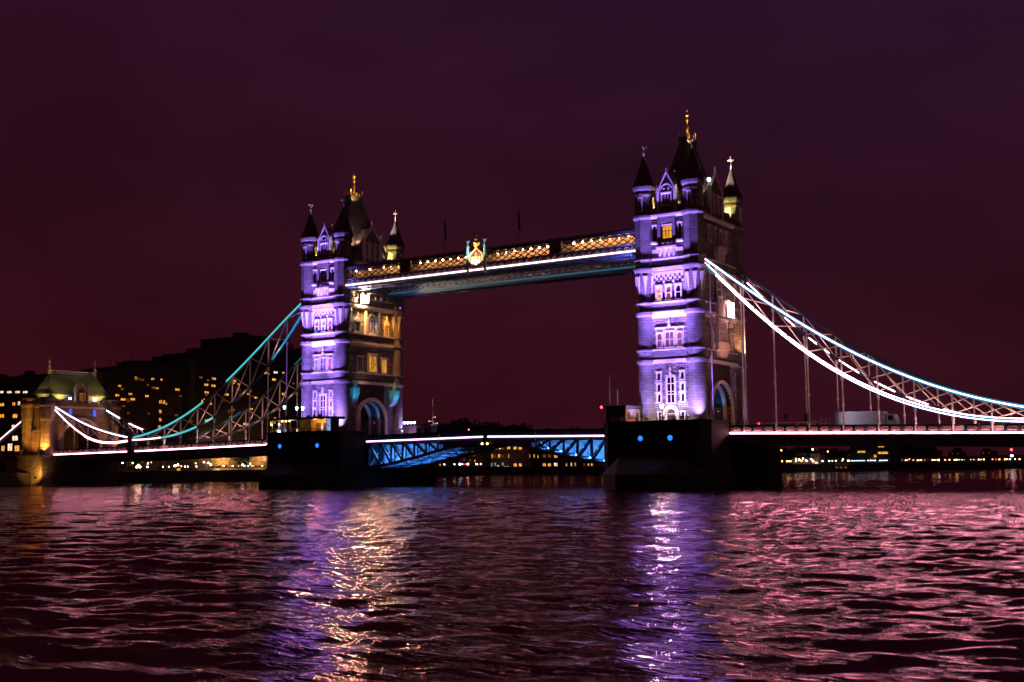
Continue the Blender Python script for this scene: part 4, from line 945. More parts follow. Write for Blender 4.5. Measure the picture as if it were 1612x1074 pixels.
# ------------------------------------------------------------------ things standing on the piers and the deck
def street_lamp(loc, label, bulb, h=3.6, group='street lamps on the bridge', power=0, col=(1, .8, .6)):
    t = thing('street_lamp', label, 'street lamp', loc, 0, group)
    m = MB(); m.lathe(0, 0, [(.2, 0), (.2, .4), (.12, .5), (.07, .9), (.06, h-.5), (.12, h-.4), (.08, h-.3)], 8); m.box(-.45, .45, -.03, .03, h*.62, h*.62+.07); m.build('post', IRON, t)
    m = MB(); m.lathe(0, 0, [(.14, h-.3), (.30, h+.25), (.28, h+.3)], 6); m.build('lamp_glass', bulb, t)
    m = MB(); m.lathe(0, 0, [(.34, h+.3), (.20, h+.5), (.05, h+.62), (.03, h+.8)], 6); m.build('lamp_cap', IRON, t)
    if power: lamp('POINT', (0, -.45, h), col, power, t, radius=.2)
    return t
street_lamp((41.0, -13.2, ZP), 'bright street lamp in front of the nearer tower door', STREETB, 4.6, power=900)
for x, y, h, lb, b in ((-46.9, -15.5, 7.3, 'white lamp on a post above the left end of the kiosk roof', BULBC), (-41.6, -15.5, 6.9, 'white lamp on a post above the middle of the kiosk roof', BULBC), (-49.5, -9.0, 7.4, 'blue white lamp beside the left edge of the farther tower', BULBC),
                       (-53.8, 6.8, 5.6, 'blue white lamp on the far side of the left span, next to the farther pier', BULBC), (-61.5, 6.8, 5.3, 'blue white lamp on the far footway of the left span, second from the farther pier', BULBC)):
    street_lamp((x, y, ZP if x > -52 else float(deck_z(x))+.2), lb, b, h)
# signal cabin on the nearer pier
t = thing('signal_cabin', 'dark flat roofed control cabin on the nearer pier with an orange lit end', 'cabin', (33.8, -13.9, ZP)); off = (33.8, -13.9, ZP)
m = MB(); m.box(31.9, 35.7, -16.8, -11.2, ZP, 14.1); m.build('wall', DARKC, t, off)
m = MB(); m.box(31.5, 36.1, -17.2, -10.9, 14.1, 14.45); m.build('roof', IRON, t, off)
m = MB(); m.box(35.7, 35.9, -16.5, -11.5, 11.6, 13.9); m.build('glowing_end_wall', lit_window('orange_wall_glow', (.85, .32, .06), .5, .6, .5), t, off)  # orange light on this end wall is put in as emission
for y in (-15.9, -12.6): m = MB(); m.box(35.9, 35.95, y-.35, y+.35, 11.5, 13.3); m.build('window', GLASS, t, off)
m = MB(); m.box(32.3, 35.3, -16.86, -16.8, 12.3, 13.5); m.build('window', GLASS, t, off)
m = MB(); m.tube([(32.0, -15.5, 14.45), (32.0, -15.5, 20.3)], [.07, .04], 6); m.tube([(33.3, -15, 14.45), (33.3, -15, 17.4)], [.06, .04], 6); m.build('aerial', WHITE, t, off)
m = MB(); m.tube([(31.6, -15.6, 14.3), (30.4, -15.6, 14.4)], .05, 5); m.build('bracket', IRON, t, off)
m = MB(); m.ball((30.35, -15.6, 14.35), .24, 8, 6); m.build('red_lamp', BULBR, t, off)
m = MB(); m.box(36.3, 37.2, -16.9, -16.4, 11.3, 12.0); m.build('red_sign', glow('red_sign', (1, .05, .03), .9), t, off)
# cabin and signal mast on the far end of the farther pier
t = thing('signal_cabin', 'violet lit control cabin with a row of blue white lamps, right of the farther tower', 'cabin', (-34, 13, ZP)); off = (-34, 13, ZP)
m = MB(); m.box(-36.4, -31.7, 10.6, 15.4, ZP, 13.3); m.build('wall', PALEB, t, off)
m = MB(); m.box(-36.7, -31.4, 10.3, 15.7, 13.3, 13.6); m.build('roof', IRON, t, off)
for y in (11.6, 14.2): m = MB(); m.box(-31.7, -31.64, y-.6, y+.6, 11.4, 12.7); m.build('window', GLASS, t, off)
m = MB(); m.box(-36, -35.2, 10.54, 10.6, 11.2, 12.8); m.build('window', GLASS, t, off)
for i in range(5): m = MB(); m.ball((-35.8+i*.95, 10.4, 13.95), .27, 8, 5); m.build('roof_lamp', BULBC if i else BLUEL, t, off)
lamp('POINT', (2.9, -4.6, 2.4), (.55, .25, 1.0), 350, t, radius=.3)
t = thing('signal_mast', 'slender signal mast with a small platform and glinting arms, right of the far cabin', 'mast', (-31.3, 16.4, ZP)); off = (-31.3, 16.4, ZP)
m = MB(); m.tube([(-31.3, 16.4, ZP), (-31.3, 16.4, 19.6)], [.13, .05], 6); m.build('pole', WHITE, t, off)
m = MB(); m.box(-33.0, -29.6, 15.6, 17.2, 10.6, 13.3); m.build('hut', IRON, t, off)
m = MB(); m.box(-33.2, -29.4, 15.4, 17.4, 13.4, 13.6); m.build('platform', TEAL, t, off)
m = MB(); m.box(-31.55, -31.05, 16.3, 16.5, 16.9, 17.7); m.build('signal_board', IRON, t, off)
for x, z in ((-32.3, 14.4), (-30.5, 15.3), (-29.9, 13.9)): m = MB(); m.ball((x, 16.2, z), .13, 6, 5); m.bar((x, 16.3, z), (-31.3, 16.4, z), .05, .05); m.build('signal_lamp', glow('signal_glint', (1, .7, .75), 1.5), t, off)
# kiosk in front of the farther tower
t = thing('kiosk', 'long flat roofed kiosk with an orange lit shop front on the farther pier', 'kiosk', (-41, -14.4, ZP)); off = (-41, -14.4, ZP)
m = MB(); m.box(-50.2, -32.6, -16.9, -12.2, 14.2, 14.65); m.build('roof', IRON, t, off)
m = MB(); m.box(-41.6, -34.4, -12.8, -12.5, ZP, 14.2); m.build('back_wall', paint('ochre_wall', (.55, .34, .12), .7), t, off)
m = MB(); m.box(-42.2, -41.9, -16.2, -12.5, ZP, 14.2); m.box(-34.4, -34.1, -16.2, -12.5, ZP, 14.2); m.build('side_wall', DARKC, t, off)
for x in (-49.6, -47.8, -46.2, -44.4, -38.4, -35.6): m = MB(); m.box(x-.06, x+.06, -16.3, -16.18, ZP, 14.2); m.build('post', WHITE, t, off)
for x, w, c in ((-39.6, .7, (.10, .07, .06)), (-37.2, 1.0, (.07, .07, .08)), (-35.4, .6, (.45, .12, .22))):
    m = MB(); m.box(x-w, x+w, -12.86, -12.8, 11.7, 13.5); m.build('poster', paint('poster', c, .4, 0, .6, 1.3), t, off)
m = MB(); m.box(-41.6, -34.4, -15.6, -15.0, 10.4, 11.3); m.build('counter', paint('counter_wood', (.30, .16, .08), .5), t, off)
m = MB(); m.box(-34.0, -33.1, -16.4, -16.2, 11.5, 14.1); m.build('lit_sign', lit_window('blue_white_sign', (.35, .45, 1.0), 1.0, 2.2, .35), t, off)
for x, c in ((-49.0, WINC), (-48.2, BLUEGLASS), (-46.9, WINC), (-43.3, WINW)): m = MB(); m.box(x-.3, x+.3, -15.2, -15.1, 11.6 if c is BLUEGLASS else 11.3, 13.6 if c is BLUEGLASS else 12.3); m.build('display_case', c, t, off)
for x in (-46.6, -45.5, -44.5, -49.8, -47.5): m = MB(); m.ball((x, -16.4, 13.95 if x > -47 else 13.3), .17, 8, 5); m.build('bulb', BULBW, t, off)
m = MB(); m.ball((-47.3, -16.6, 11.75), .3, 8, 5); m.build('globe_lamp', BULBC, t, off)
lamp('POINT', (2.2, -.2, 4.2), (1.0, .48, .10), 330, t, radius=.3); lamp('POINT', (5.2, -.2, 4.2), (1.0, .42, .10), 260, t, radius=.3); lamp('POINT', (-5, .3, 4.0), (.9, .5, .8), 120, t, radius=.3)
for sx, lb in ((-1, 'low metal railing along the front edge of the farther pier'), (1, 'low metal railing along the front edge of the nearer pier')):
    t = thing('railing', lb, 'railing', (sx*41.15, -17.2, 11.65), 0, 'railings on the pier edges')
    m = MB(); 
    for z in (.35, .75): m.tube([(-8, 0, z), (8.4, 0, z)], .035, 5)
    m.build('rail', WHITE, t)
    for i in range(9): m = MB(); m.tube([(-8+i*2.05, 0, 0), (-8+i*2.05, 0, .8)], .04, 5); m.build('rail_post', WHITE, t)
# lorry and small things on the right span
t = thing('covered_lorry', 'large white covered lorry standing on the right span', 'lorry', (72.2, 0, float(deck_z(72))+.08)); zz = float(deck_z(72))+.08
TARP = paint('white_tarpaulin', (.50, .47, .55), .6, 0, .22, .5, .3)
m = MB(); m.prism([(-4.6, 1.1), (3.9, 1.1), (3.9, 3.0), (3.5, 3.55), (-4.3, 3.65), (-4.6, 3.5)], lambda x, z: (x, -1.3, z), lambda x, z: (x, 1.3, z)); m.build('cover', TARP, t)
m = MB(); m.prism([(4.0, .9), (5.6, .9), (5.6, 1.9), (5.2, 3.0), (4.0, 3.1)], lambda x, z: (x, -1.2, z), lambda x, z: (x, 1.2, z)); cb = m.build('cab', WHITE, t)
m = MB(); m.box(4.3, 5.1, -1.23, -1.2, 2.0, 2.8); m.build('window', GLASS, cb)
m = MB(); m.box(-4.5, 5.4, -1.0, 1.0, .6, 1.05); m.build('chassis', IRON, t)
for x in (-3.6, -2.4, 4.6):
    for y in (-1.1, 1.1): m = MB(); m.prism([(x+.5*cos(2*pi*i/16), .5+.5*sin(2*pi*i/16)) for i in range(16)], lambda a, z: (a, y-.15, z), lambda a, z: (a, y+.15, z)); m.build('wheel', IRON, t)
for i, (x, lb) in enumerate(((60.9, 'dark traffic signal on the right span, nearer the tower'), (64.4, 'dark traffic signal on the right span, nearer the lorry'))):
    t = thing('traffic_signal', lb, 'traffic signal', (x, -6.6, float(deck_z(x))+.2), 0, 'traffic signals on the right span')
    m = MB(); m.tube([(0, 0, 0), (0, 0, 2.4)], .06, 6); m.build('pole', IRON, t)
    m = MB(); m.box(-.28, .28, -.2, .2, 1.7 if i else 2.2, 3.1); m.build('signal_head', IRON, t)
    for z in (2.35, 2.6, 2.85): m = MB(); m.lathe(0, 0, [(.2, z-.02), (.2, z+.02)], 8); m.build('signal_hood', IRON, t)
t = thing('site_fence', 'short metal mesh barrier just left of the covered lorry', 'barrier', (66.2, -2, float(deck_z(66))+.08))
m = MB()
for x in (-.9, 0, .9): m.tube([(x, 0, 0), (x, 0, 2.4)], .05, 5)
for z in (.3, 1.6, 2.4): m.tube([(-.9, 0, z), (.9, 0, z)], .05, 5)
m.build('frame', WHITE, t)
m = MB()
for i in range(8): m.tube([(-.9+i*.225, 0, .3), (-.9+i*.225, 0, 2.4)], .018, 4)
m.build('mesh', WHITE, t)
t = thing('excavator_arm', 'small orange machine peeping over the parapet left of the lorry', 'machine', (63.6, -3, float(deck_z(63))+.08))
OR = paint('orange_paint', (.55, .22, .04), .5)
m = MB(); m.box(-.3, .9, -.5, .5, .5, 1.5); m.build('body', OR, t)
m = MB(); m.bar((.4, 0, 1.5), (1.0, 0, 2.1), .2, .2); m.bar((1.0, 0, 2.1), (2.3, 0, 1.6), .18, .18); m.build('arm', OR, t)
m = MB(); m.box(-.5, 1.1, -.7, .7, 0, .5); m.build('track', IRON, t)
t = thing('handrail', 'pale horizontal handrail above the right parapet beside the hangers', 'handrail', (55, -5.2, float(deck_z(58))))
m = MB(); m.tube([(0, 0, 1.75), (11, 0, 1.65)], .05, 6); m.build('rail', WHITE, t)
for x in (.5, 4, 7.5, 10.5): m = MB(); m.tube([(x, 0, .2), (x, 0, 1.7)], .04, 5); m.build('rail_post', WHITE, t)
for x, y, c, lb in ((52.6, -6.4, glow('pink_lamp', (1, .04, .2), 2.5), 'tiny pink warning lamp on the right span parapet near the tower'),):
    t = thing('warning_lamp', lb, 'warning lamp', (56.4, -7.4, float(deck_z(56))+1.3)); m = MB(); m.ball((0, 0, .28), .2, 8, 6); m.build('bulb', c, t); m = MB(); m.lathe(0, 0, [(.14, 0), (.1, .1)], 8); m.build('base', IRON, t)
for i, (x, c) in enumerate(((-57.3, BULBW), (-58.6, BULBW), (-60.3, BULBH))):
    street_lamp((x, 5.6, float(deck_z(x))+.2), ['warm low lamp on the left span nearest the farther pier', 'warm low lamp between two others on the left span', 'hot white low lamp on the left span, left of two warm ones'][i], c, 3.0 - .25*i)

# ------------------------------------------------------------------ lamps that light the bridge
def V(sx, rel): return None
for S, nm in ((-41.15, 'farther'), (41.15, 'nearer')):
    z0 = 12.2 if S > 0 else 15.0
    for k, (dx, tx, tz, w, size) in enumerate(((-4.4, -3.2, 20.0, 10000, 100), (5.0, 3.2, 20.0, 15000, 100), (-3.6, -3.0, 33.0, 58000, 46), (3.6, 3.0, 33.0, 58000, 46), (-1.6, -2.4, 45.0, 300000, 30), (1.6, 2.4, 45.0, 300000, 30))):
        pos = ['outer left', 'outer right', 'inner left', 'inner right', 'middle left', 'middle right'][k]
        floodlight((S+dx, -16.2, z0), (S+tx, -9.8, tz), VIOLET, w, f'violet floodlight low in front of the {nm} tower, {pos} of six', size, .8, .12, group='violet floodlights at the tower fronts')
    for sx in (-1, 1):
        floodlight((S+sx*7.0, -12.0, 11.75), (S+sx*5.0, -10.2, 15.0), (.52, .34, 1.0), 9500 if sx > 0 else 4500, f'small uplight at the foot of the {"left" if sx < 0 else "right"} front turret of the {nm} tower', 58, 1.0, .12, group='uplights at the turret feet', s=.7)
    floodlight((S+2.4, -13.4, 12.0), (S+2.6, -9.6, 15.5), (.62, .45, 1.0), 2200 if S > 0 else 300, f'small uplight before the door wall of the {nm} tower', 80, 1.0, .12, group='uplights at the turret feet', s=.7)
    # greenish yellow lamps behind the parapets
    for sx in (-1, 1):
        for sy in (-1, 1):
            p, q = ((S+sx*2.9, -8.7, 50.0), (S+sx*4.5, -8.9, 52.6)) if sy < 0 else ((S+sx*4.5, 5.6, 50.4), (S+sx*4.8, 8.4, 53.2))
            floodlight(p, q, (1.0, .78, .20), 2600, f'yellow roof lamp behind the parapet, {"front" if sy < 0 else "back"} {"left" if sx < 0 else "right"} corner of the {nm} tower', 120, .5, .2, group='yellow roof lamps behind the parapets', s=.7)
    floodlight((S+2.0, -2.0, 63.2), (S, 0, 68), (1.0, .62, .2), 3500, f'small gold lamp lighting the spire of the {nm} tower', 90, .6, .1, group='lamps lighting the gilded spires', s=.5)
    floodlight((S+2.6, 3.6, 58.6), (S+4.82, 8.94, 59.6), (1.0, .62, .50), 9000, f'white lamp aimed at the back right finial of the {nm} tower', 64, .5, .1, group='lamps lighting the turret finials', s=.5)
    floodlight((S+4.2, -4.8, 52.2), (S+1.8, -1.5, 58), (1.0, .52, .34), 5200, f'pinkish lamp washing the main roof of the {nm} tower', 70, 1, .1, group='lamps washing the main roofs', s=.5)
    for sx in (-1, 1):
        floodlight((S+sx*1.2, -8.6, 56.9), (S+sx*4.82, -8.94, 61.6), (.80, .62, 1.0), 1500, f'small lamp on the front gable aimed at the front {"left" if sx < 0 else "right"} finial of the {nm} tower', 30, .5, .1, group='lamps lighting the turret finials', s=.4)
    # blue lamps inside the road arch
    for sx, sy in ((-1, -1), (1, -1), (-1, 1), (1, 1)):
        floodlight((S+sx*3.2, sy*3.45, 13.8), (S+sx*3.4, sy*2.6, 18.5), (.02, .32, 1.0), 260, f'blue arch lamp, {"near" if sy < 0 else "far"} side and {"left" if sx < 0 else "right"} end of the road arch of the {nm} tower', 110, .8, .1, group='blue lamps in the road arches', s=.6)
# road face of the farther tower
floodlight((-33.6, -4.6, 41.3), (-35.9, .5, 36.5), WARM, 8500, 'glaring orange floodlight under the near walkway on the farther tower', 84, .5, .25, group='orange floodlights', s=1.6)
floodlight((-33.4, 2.0, 40.9), (-35.6, 8.6, 30), WARM, 9000, 'orange floodlight aimed at the back turret of the farther tower', 50, .7, .2, group='orange floodlights')
t = thing('lamp_bank', 'white hot bank of lamps on the farther tower just under the near walkway', 'lamp bank', (-35.2, -4.2, 40.6))
m = MB(); m.box(0, .3, -.8, .7, -.9, 1.0); m.build('housing', IRON, t)
m = MB(); m.box(-.02, 2.6, -1.0, .9, 1.05, 1.13); m.box(.3, .75, -1.0, -.92, -.9, 1.05); m.box(.3, 1.4, .82, .9, -.9, 1.05); m.build('added_visor', IRON, t)  # hood added to keep the lens light off walkway and wall
m = MB(); m.box(.3, .5, -.75, .65, -.85, .95); m.build('lens', glow('hot_orange_lens', (1, .62, .32), 1050), t)
floodlight((-33.5, -4.0, 20.5), (-36, -2.5, 27), (1.0, .52, .3), 180, 'weak warm lamp over the road arch of the farther tower', 100, 1, .1, group='orange floodlights', s=.7)
for y, lb in ((-6.6, 'turquoise lit bracket on the near shoulder of the farther road arch'), (6.9, 'turquoise lit bracket on the far shoulder of the farther road arch')):
    t = thing('arch_bracket', lb, 'bracket', (-35.8, y, 17.5), 0, 'brackets on the road arch shoulders')
    m = MB(); m.prism([(0, 0), (1.0, 1.0), (1.6, 2.4), (1.7, 3.6), (0, 3.6)], lambda x, z: (x, -.8, z), lambda x, z: (x, .8, z)); m.build('corbel', TEAL, t)
    m = MB(); m.lathe(.9, 0, [(.5, 3.6), (.6, 4.0), (.4, 4.6), (.3, 5.0), (.05, 5.6)], 8); m.build('carving', TEAL, t)
    lamp('SPOT', (3.6, -1.5, .4), (.03, .75, .85), 700, t, (.6, 0, 3), 50, .8, .2)
lamp_f = [((-34.6, -9.6, 11.9), (-36.5, -9.0, 20), 'right front'), ((-34.3, 10.9, 11.9), (-36.2, 9.6, 24), 'right back')]
floodlight((-34.0, 9.4, 11.2), (-35.6, 9.2, 18), (.52, .32, 1.0), 6000, 'small uplight at the foot of the back right turret of the farther tower', 60, 1, .1, group='uplights at the turret feet', s=.7)
floodlight((48.9, 9.6, 11.2), (46.6, 9.2, 18), (.62, .36, 1.0), 3500, 'small uplight at the foot of the back right turret of the nearer tower', 60, 1, .1, group='uplights at the turret feet', s=.7)
# shore face of the nearer tower
floodlight((50.0, 3.4, 33.6), (47.3, 2.4, 32.3), (1.0, .55, .55), 2200, 'pink white lamp glaring on the oriel parapet of the nearer tower', 75, .5, .15, group='warm lamps on the nearer tower')
floodlight((49.6, 6.2, 23.6), (46.9, 8.6, 28), (1.0, .40, .16), 4200, 'warm lamp on the back turret of the nearer tower', 60, .8, .15, group='warm lamps on the nearer tower', s=.7)
floodlight((51.5, -1.5, 21.5), (46.6, .5, 30), (1.0, .33, .13), 1100, 'dim warm lamp below the oriel of the nearer tower', 90, 1, .2, group='warm lamps on the nearer tower', s=.7)
floodlight((52.5, -2.5, 11.2), (46.6, 2, 17), (1.0, .36, .18), 700, 'dim warm lamp beside the road arch of the nearer tower', 90, 1, .2, group='warm lamps on the nearer tower', s=.7)
t = thing('lamp_bank', 'white hot glowing block put in for the floodlit oriel parapet of the nearer tower', 'lamp bank', (47.75, 2.4, 32.1))
m = MB(); m.box(-.2, .0, -1.5, 1.5, -1.3, 1.1); m.build('housing', IRON, t)
m = MB(); m.box(0, .2, -1.4, 1.4, -1.2, .7); m.box(0, .2, -1.4, -.5, .7, 1.7); m.box(0, .2, .5, 1.4, .7, 1.6); m.build('lens', glow('oriel_parapet_glow', (1, .50, .50), 16), t)  # glowing block shaped for the brilliantly lit parapet, light put in as emission
# crest, walkway ends
floodlight((-.45, -13.2, 43.6), (-.45, -10, 46), (1.0, .86, .66), 6500, 'small lamp in front of the gilded crest', 70, .7, .1, group='lamps under the walkways', s=.5)
for x, lb in ((-33.5, 'violet lamp under the walkways at the farther tower'), (33.5, 'violet lamp under the walkways at the nearer tower')):
    for y, nm in ((-6.5, 'near'), (6.5, 'far')):
        floodlight((x*.985, y, 39.6), (x*.7, y, 42.4), (.50, .30, 1.0), 700, lb+f', {nm} one', 120, 1, .2, group='lamps under the walkways', s=.7)
# shore tower lamps
for (p, q, c, w, sz, lb) in (((-136.0, -12.5, 8.6), (-140, -10.0, 15), (1.0, .38, .05), 7000, 80, 'orange lamp at the near front corner of the shore tower'),
        ((-135.5, 11, 9.4), (-138.6, 9, 15), (1.0, .38, .08), 2200, 80, 'orange lamp at the far corner of the shore tower'),
        ((-133.5, 0, 9.6), (-138.6, 0, 19), (1.0, .32, .14), 1800, 110, 'reddish lamp before the arch of the shore tower'),
        ((-142.5, -15.0, 8.8), (-142.5, -9.5, 14), (1.0, .36, .05), 3600, 100, 'orange lamp on the near side of the shore tower'),
        ((-136.5, -14.5, 2.2), (-141, -11.8, 4.5), (1.0, .42, .06), 2600, 110, 'orange lamp low at the abutment wall of the shore tower'),
        ((-137.5, -6.3, 22.3), (-140.0, -5.6, 25.2), (.90, .78, .18), 1800, 110, 'green yellow lamp on the near half of the shore tower roof'),
        ((-137.5, 6.5, 22.3), (-140.0, 5.8, 25.2), (.90, .78, .18), 1800, 110, 'green yellow lamp on the far half of the shore tower roof'),
        ((-142.4, -11.6, 22.2), (-142.5, -9.2, 25.2), (.90, .78, .18), 1300, 110, 'green yellow lamp on the near hip of the shore tower roof')):
    floodlight((p[0]+2, p[1], p[2]), (q[0]+2, q[1], q[2]), c, w, lb, sz, .8, .2, group='lamps of the shore tower')
t = thing('gate_lamp', 'glaring orange box lamp at the foot of the shore tower where the light strip begins', 'lamp', (-136.2, -9.4, 8.6)); m = MB(); m.box(-1.0, .6, -.5, .4, -.5, .8); m.build('lens', glow('gate_lens', (1, .55, .12), 3.5), t); m = MB(); m.box(-1.1, .7, -.6, .5, .8, 1.0); m.build('lid', IRON, t)
for y, lb in ((-3.8, 'small cool lamp on the shore tower parapet, left of the gable'), (3.9, 'hot white lamp on the shore tower parapet, right of the gable')):
    t = thing('parapet_lamp', lb, 'lamp', (-136.0, y, 22.2)); m = MB(); m.ball((0, 0, .55), .45 if y > 0 else .32, 8, 6); m.build('globe', BULBH if y > 0 else BULBC, t); m = MB(); m.lathe(0, 0, [(.2, 0), (.12, .3)], 8); m.build('base', IRON, t)

# ------------------------------------------------------------------ buildings, trees and lamps on the banks
GZ = 3.4
def at_plane(px, py, ax, v):
    d = pixel_ray(px, py); i = 0 if ax == 'X' else 1
    return CAM + d*((v-CAM[i])/d[i])
WK = {'w': WIN, 'd': WIN2, 'h': WINW, 'c': WINC, 'a': WINB}
def block(name, label, ax, v, steps, depth, material, wins, cat='building', group='buildings on the river banks', ledge=True, extra=None):
    # steps: [(px left, px right, py top)]; wins: [(px, py, half width px, half height px, kind)]
    i = 0 if ax == 'X' else 1; j = 1-i
    us = [at_plane(p, 700, ax, v)[j] for s_ in steps for p in s_[:2]]
    base = [0, 0, GZ]; base[i] = v; base[j] = (min(us)+max(us))/2
    t = thing(name, label, cat, base, 0, group); off = tuple(base)
    sgn = -1 if ax == 'X' else 1            # the body lies behind its lit front
    def bx(m, u0, u1, d0, d1, z0, z1):
        a, b = sorted((v+sgn*d0, v+sgn*d1)); u0, u1 = sorted((u0, u1))
        if ax == 'X': m.box(a, b, u0, u1, z0, z1)
        else: m.box(u0, u1, a, b, z0, z1)
    for k, (p0, p1, py) in enumerate(steps):
        a = at_plane(p0, py, ax, v); b = at_plane(p1, py, ax, v); zt = (a.z+b.z)/2
        m = MB(); bx(m, a[j], b[j], .002*k, depth*(1-.04*k), GZ, zt); m.build('wall', material, t, off)
        if ledge: m = MB(); bx(m, a[j], b[j], -.25, depth*(1-.04*k)+.2, zt, zt+.45); m.build('roof_edge', IRON, t, off)
    rgp = random.Random(int(abs(v)*7+len(wins)))
    for p0, p1, py in steps:
        for q in range(max(1, int((p1-p0)/14))):
            pc = rgp.uniform(p0+3, p1-3); a = at_plane(pc, py, ax, v); w_ = rgp.uniform(.9, 2.6); h_ = rgp.uniform(.8, 2.8); d_ = rgp.uniform(1.5, depth*.4)
            m = MB(); bx(m, a[j]-w_, a[j]+w_, d_, d_+3.5, a.z+.2, a.z+.2+h_)
            if rgp.random() < .5: m.tube([(sum(c[0] for c in m.v)/8, sum(c[1] for c in m.v)/8, a.z+h_-.3), (sum(c[0] for c in m.v)/8, sum(c[1] for c in m.v)/8, a.z+h_+2.4)], .07, 5)
            m.build('roof_plant', IRON, t, off)
    for px, py, hw, hh, k in wins:
        c = at_plane(px, py, ax, v); s_ = (c-CAM).dot(fw)/FPX
        f = abs((rt if False else r2)[j])
        w = max(.28, hw*s_/max(.35, f)); h = max(.3, hh*s_)
        m = MB()
        for u0, u1, z0, z1 in ((-w-.12, -w, -h, h), (w, w+.12, -h, h), (-w-.12, w+.12, h, h+.12), (-w-.15, w+.15, -h-.15, -h), (-.05, .05, -h, h)):
            bx(m, c[j]+u0, c[j]+u1, -.10, .1, c.z+z0, c.z+z1)
        o = m.build('window', material, t, off)
        m = MB(); bx(m, c[j]-w, c[j]+w, -.03, .05, c.z-h, c.z+h); m.build('pane', WK[k], o, off)
    return t
def tree(px, py_top, ax, v, label, w=1.0, group='trees on the river banks', seed=0, copyof={}):
    top = at_plane(px, py_top, ax, v); h = max(3.5, top.z-GZ)
    key = seed % 4
    t = thing('tree', label, 'tree', (top.x, top.y, GZ), random.random()*6.28, group)
    if key not in copyof:
        rg = random.Random(seed+31)
        m = MB(); m.tube([(0, 0, 0), (.01, .01, .2), (.02, 0, .45), (0, .03, .75)], [.035, .025, .018, .006], 7)
        for k in range(7):
            a = rg.random()*6.28; z = .25+.07*k
            m.tube([(0, 0, z), (cos(a)*.14, sin(a)*.14, z+.09), (cos(a)*.24, sin(a)*.24, z+.2)], [.014, .009, .003], 5)
        tr = m.build('trunk', BARK, None)
        m = MB()
        cl = []
        for k in range(26):
            a = rg.random()*6.28; z = .34+.58*rg.random(); rad = .34*sin(pi*min(1, max(0, (z-.2)/.8)))**.7*rg.random()**.5
            cl.append((cos(a)*rad, sin(a)*rad, z, .08+.08*rg.random()))
        for cx, cy, cz, cr_ in cl:
            for q in range(60):
                d = Vector((rg.gauss(0, 1), rg.gauss(0, 1), rg.gauss(0, .8))).normalized()*cr_*rg.random()**.35
                p = Vector((cx, cy, cz))+d; a = Vector((rg.gauss(0, 1), rg.gauss(0, 1), rg.gauss(0, 1))).normalized(); b = a.orthogonal().normalized()
                s_ = .016+.014*rg.random()
                m.add([p-a*s_*1.5, p+b*s_*.8, p+a*s_*1.5, p-b*s_*.8], [(0, 1, 2, 3)])
        crn = m.build('crown', LEAF, None)
        copyof[key] = (tr, crn)
    else:
        tr, crn = copyof[key]; tr = tr.copy(); crn = crn.copy(); C.objects.link(tr); C.objects.link(crn)
    tr.parent = t; crn.parent = t
    t.scale = (h*w, h*w, h*1.03)
    return t
_lm = {}
def bank_lamp(px, py, ax, v, bulb, label, r=.30, group='lamps along the far banks', z0=GZ):
    p = at_plane(px, py, ax, v); h = max(1.2, p.z-z0)
    t = thing('street_lamp', label, 'street lamp', (p.x, p.y, z0), 0, group)
    if 'post' not in _lm:
        m = MB(); m.lathe(0, 0, [(.10, 0), (.10, .08), (.06, .1), (.045, .96)], 6); _lm['post'] = m.build('post', IRON); a = _lm['post']
    else: a = _lm['post'].copy(); C.objects.link(a)
    a.parent = t; a.scale = (1, 1, h)
    if bulb.name not in _lm:
        m = MB(); m.ball((0, 0, 0), 1.0, 10, 6); _lm[bulb.name] = m.build('lamp_globe', bulb); b = _lm[bulb.name]
    else: b = _lm[bulb.name].copy(); C.objects.link(b)
    b.parent = t; b.location = (0, 0, h); b.scale = (r, r, r)
    return t
def z7(L, kind='w', s=3.358, ox=0, oy=500, hw=2.4, hh=1.7): return [(ox+x/s, oy+y/s, hw, hh, kind) for x, y in L]
# left bank
block('office_block', 'brick office block at the far left edge, glowing windows under a white lit top floor', 'Y', 34, [(-46, 66, 607)], 22, BRICKD,
      [(x, 617.5, 5.0, 1.6, 'h') for x in (-28, -14, 2, 15, 28, 40)] + [(3, 637, 5, 2.2, 'w'), (22, 636, 3, 2.4, 'w'), (30, 635, 2.6, 3, 'h'), (3, 655, 5, 2.6, 'a'), (24, 655, 5, 3, 'w'), (21, 671, 3, 2, 'h'), (24, 690, 6, 3.6, 'h'), (5, 706, 3.5, 4, 'w'), (16, 704, 5, 5.5, 'h'), (27, 706, 5, 4.5, 'w'), (38, 705, 3, 5, 'w'), (-16, 655, 5, 2.6, 'd'), (-16, 690, 5, 2.6, 'w')])
block('warehouse', 'long dark block behind the office block, with two thin strips of light near its roof', 'Y', 95, [(-50, 100, 594), (100, 170, 596)], 30, BRICKD, [(17, 603, 9, 1.0, 'd'), (61, 601.5, 9, 1.0, 'd')])
block('apartment_block', 'dark low block right of the shore tower roof, with scattered amber windows', 'X', -168, [(160, 178, 588), (178, 205, 583), (205, 222, 578), (222, 240, 581), (240, 262, 575), (262, 290, 573), (290, 312, 577)], 26, BRICKD,
      [(170+random.Random(k).random()*135, 592+random.Random(k+50).random()*64, .9+random.Random(k+9).random(), 1.1, 'daw'[k % 3] if k % 4 else 'd') for k in range(24)] +       z7([(717, 326), (752, 329)], 'd', hw=1.8) + z7([(820, 372)], 'd', hw=4) + z7([(650, 433), (701, 432), (937, 381), (979, 386)], 'a') + z7([(1018, 427)], 'd') + z7([(848, 445), (846, 497), (846, 540), (866, 447)], 'w', hw=1.3, hh=2.6) + z7([(843, 576)], 'w', hw=1.6))
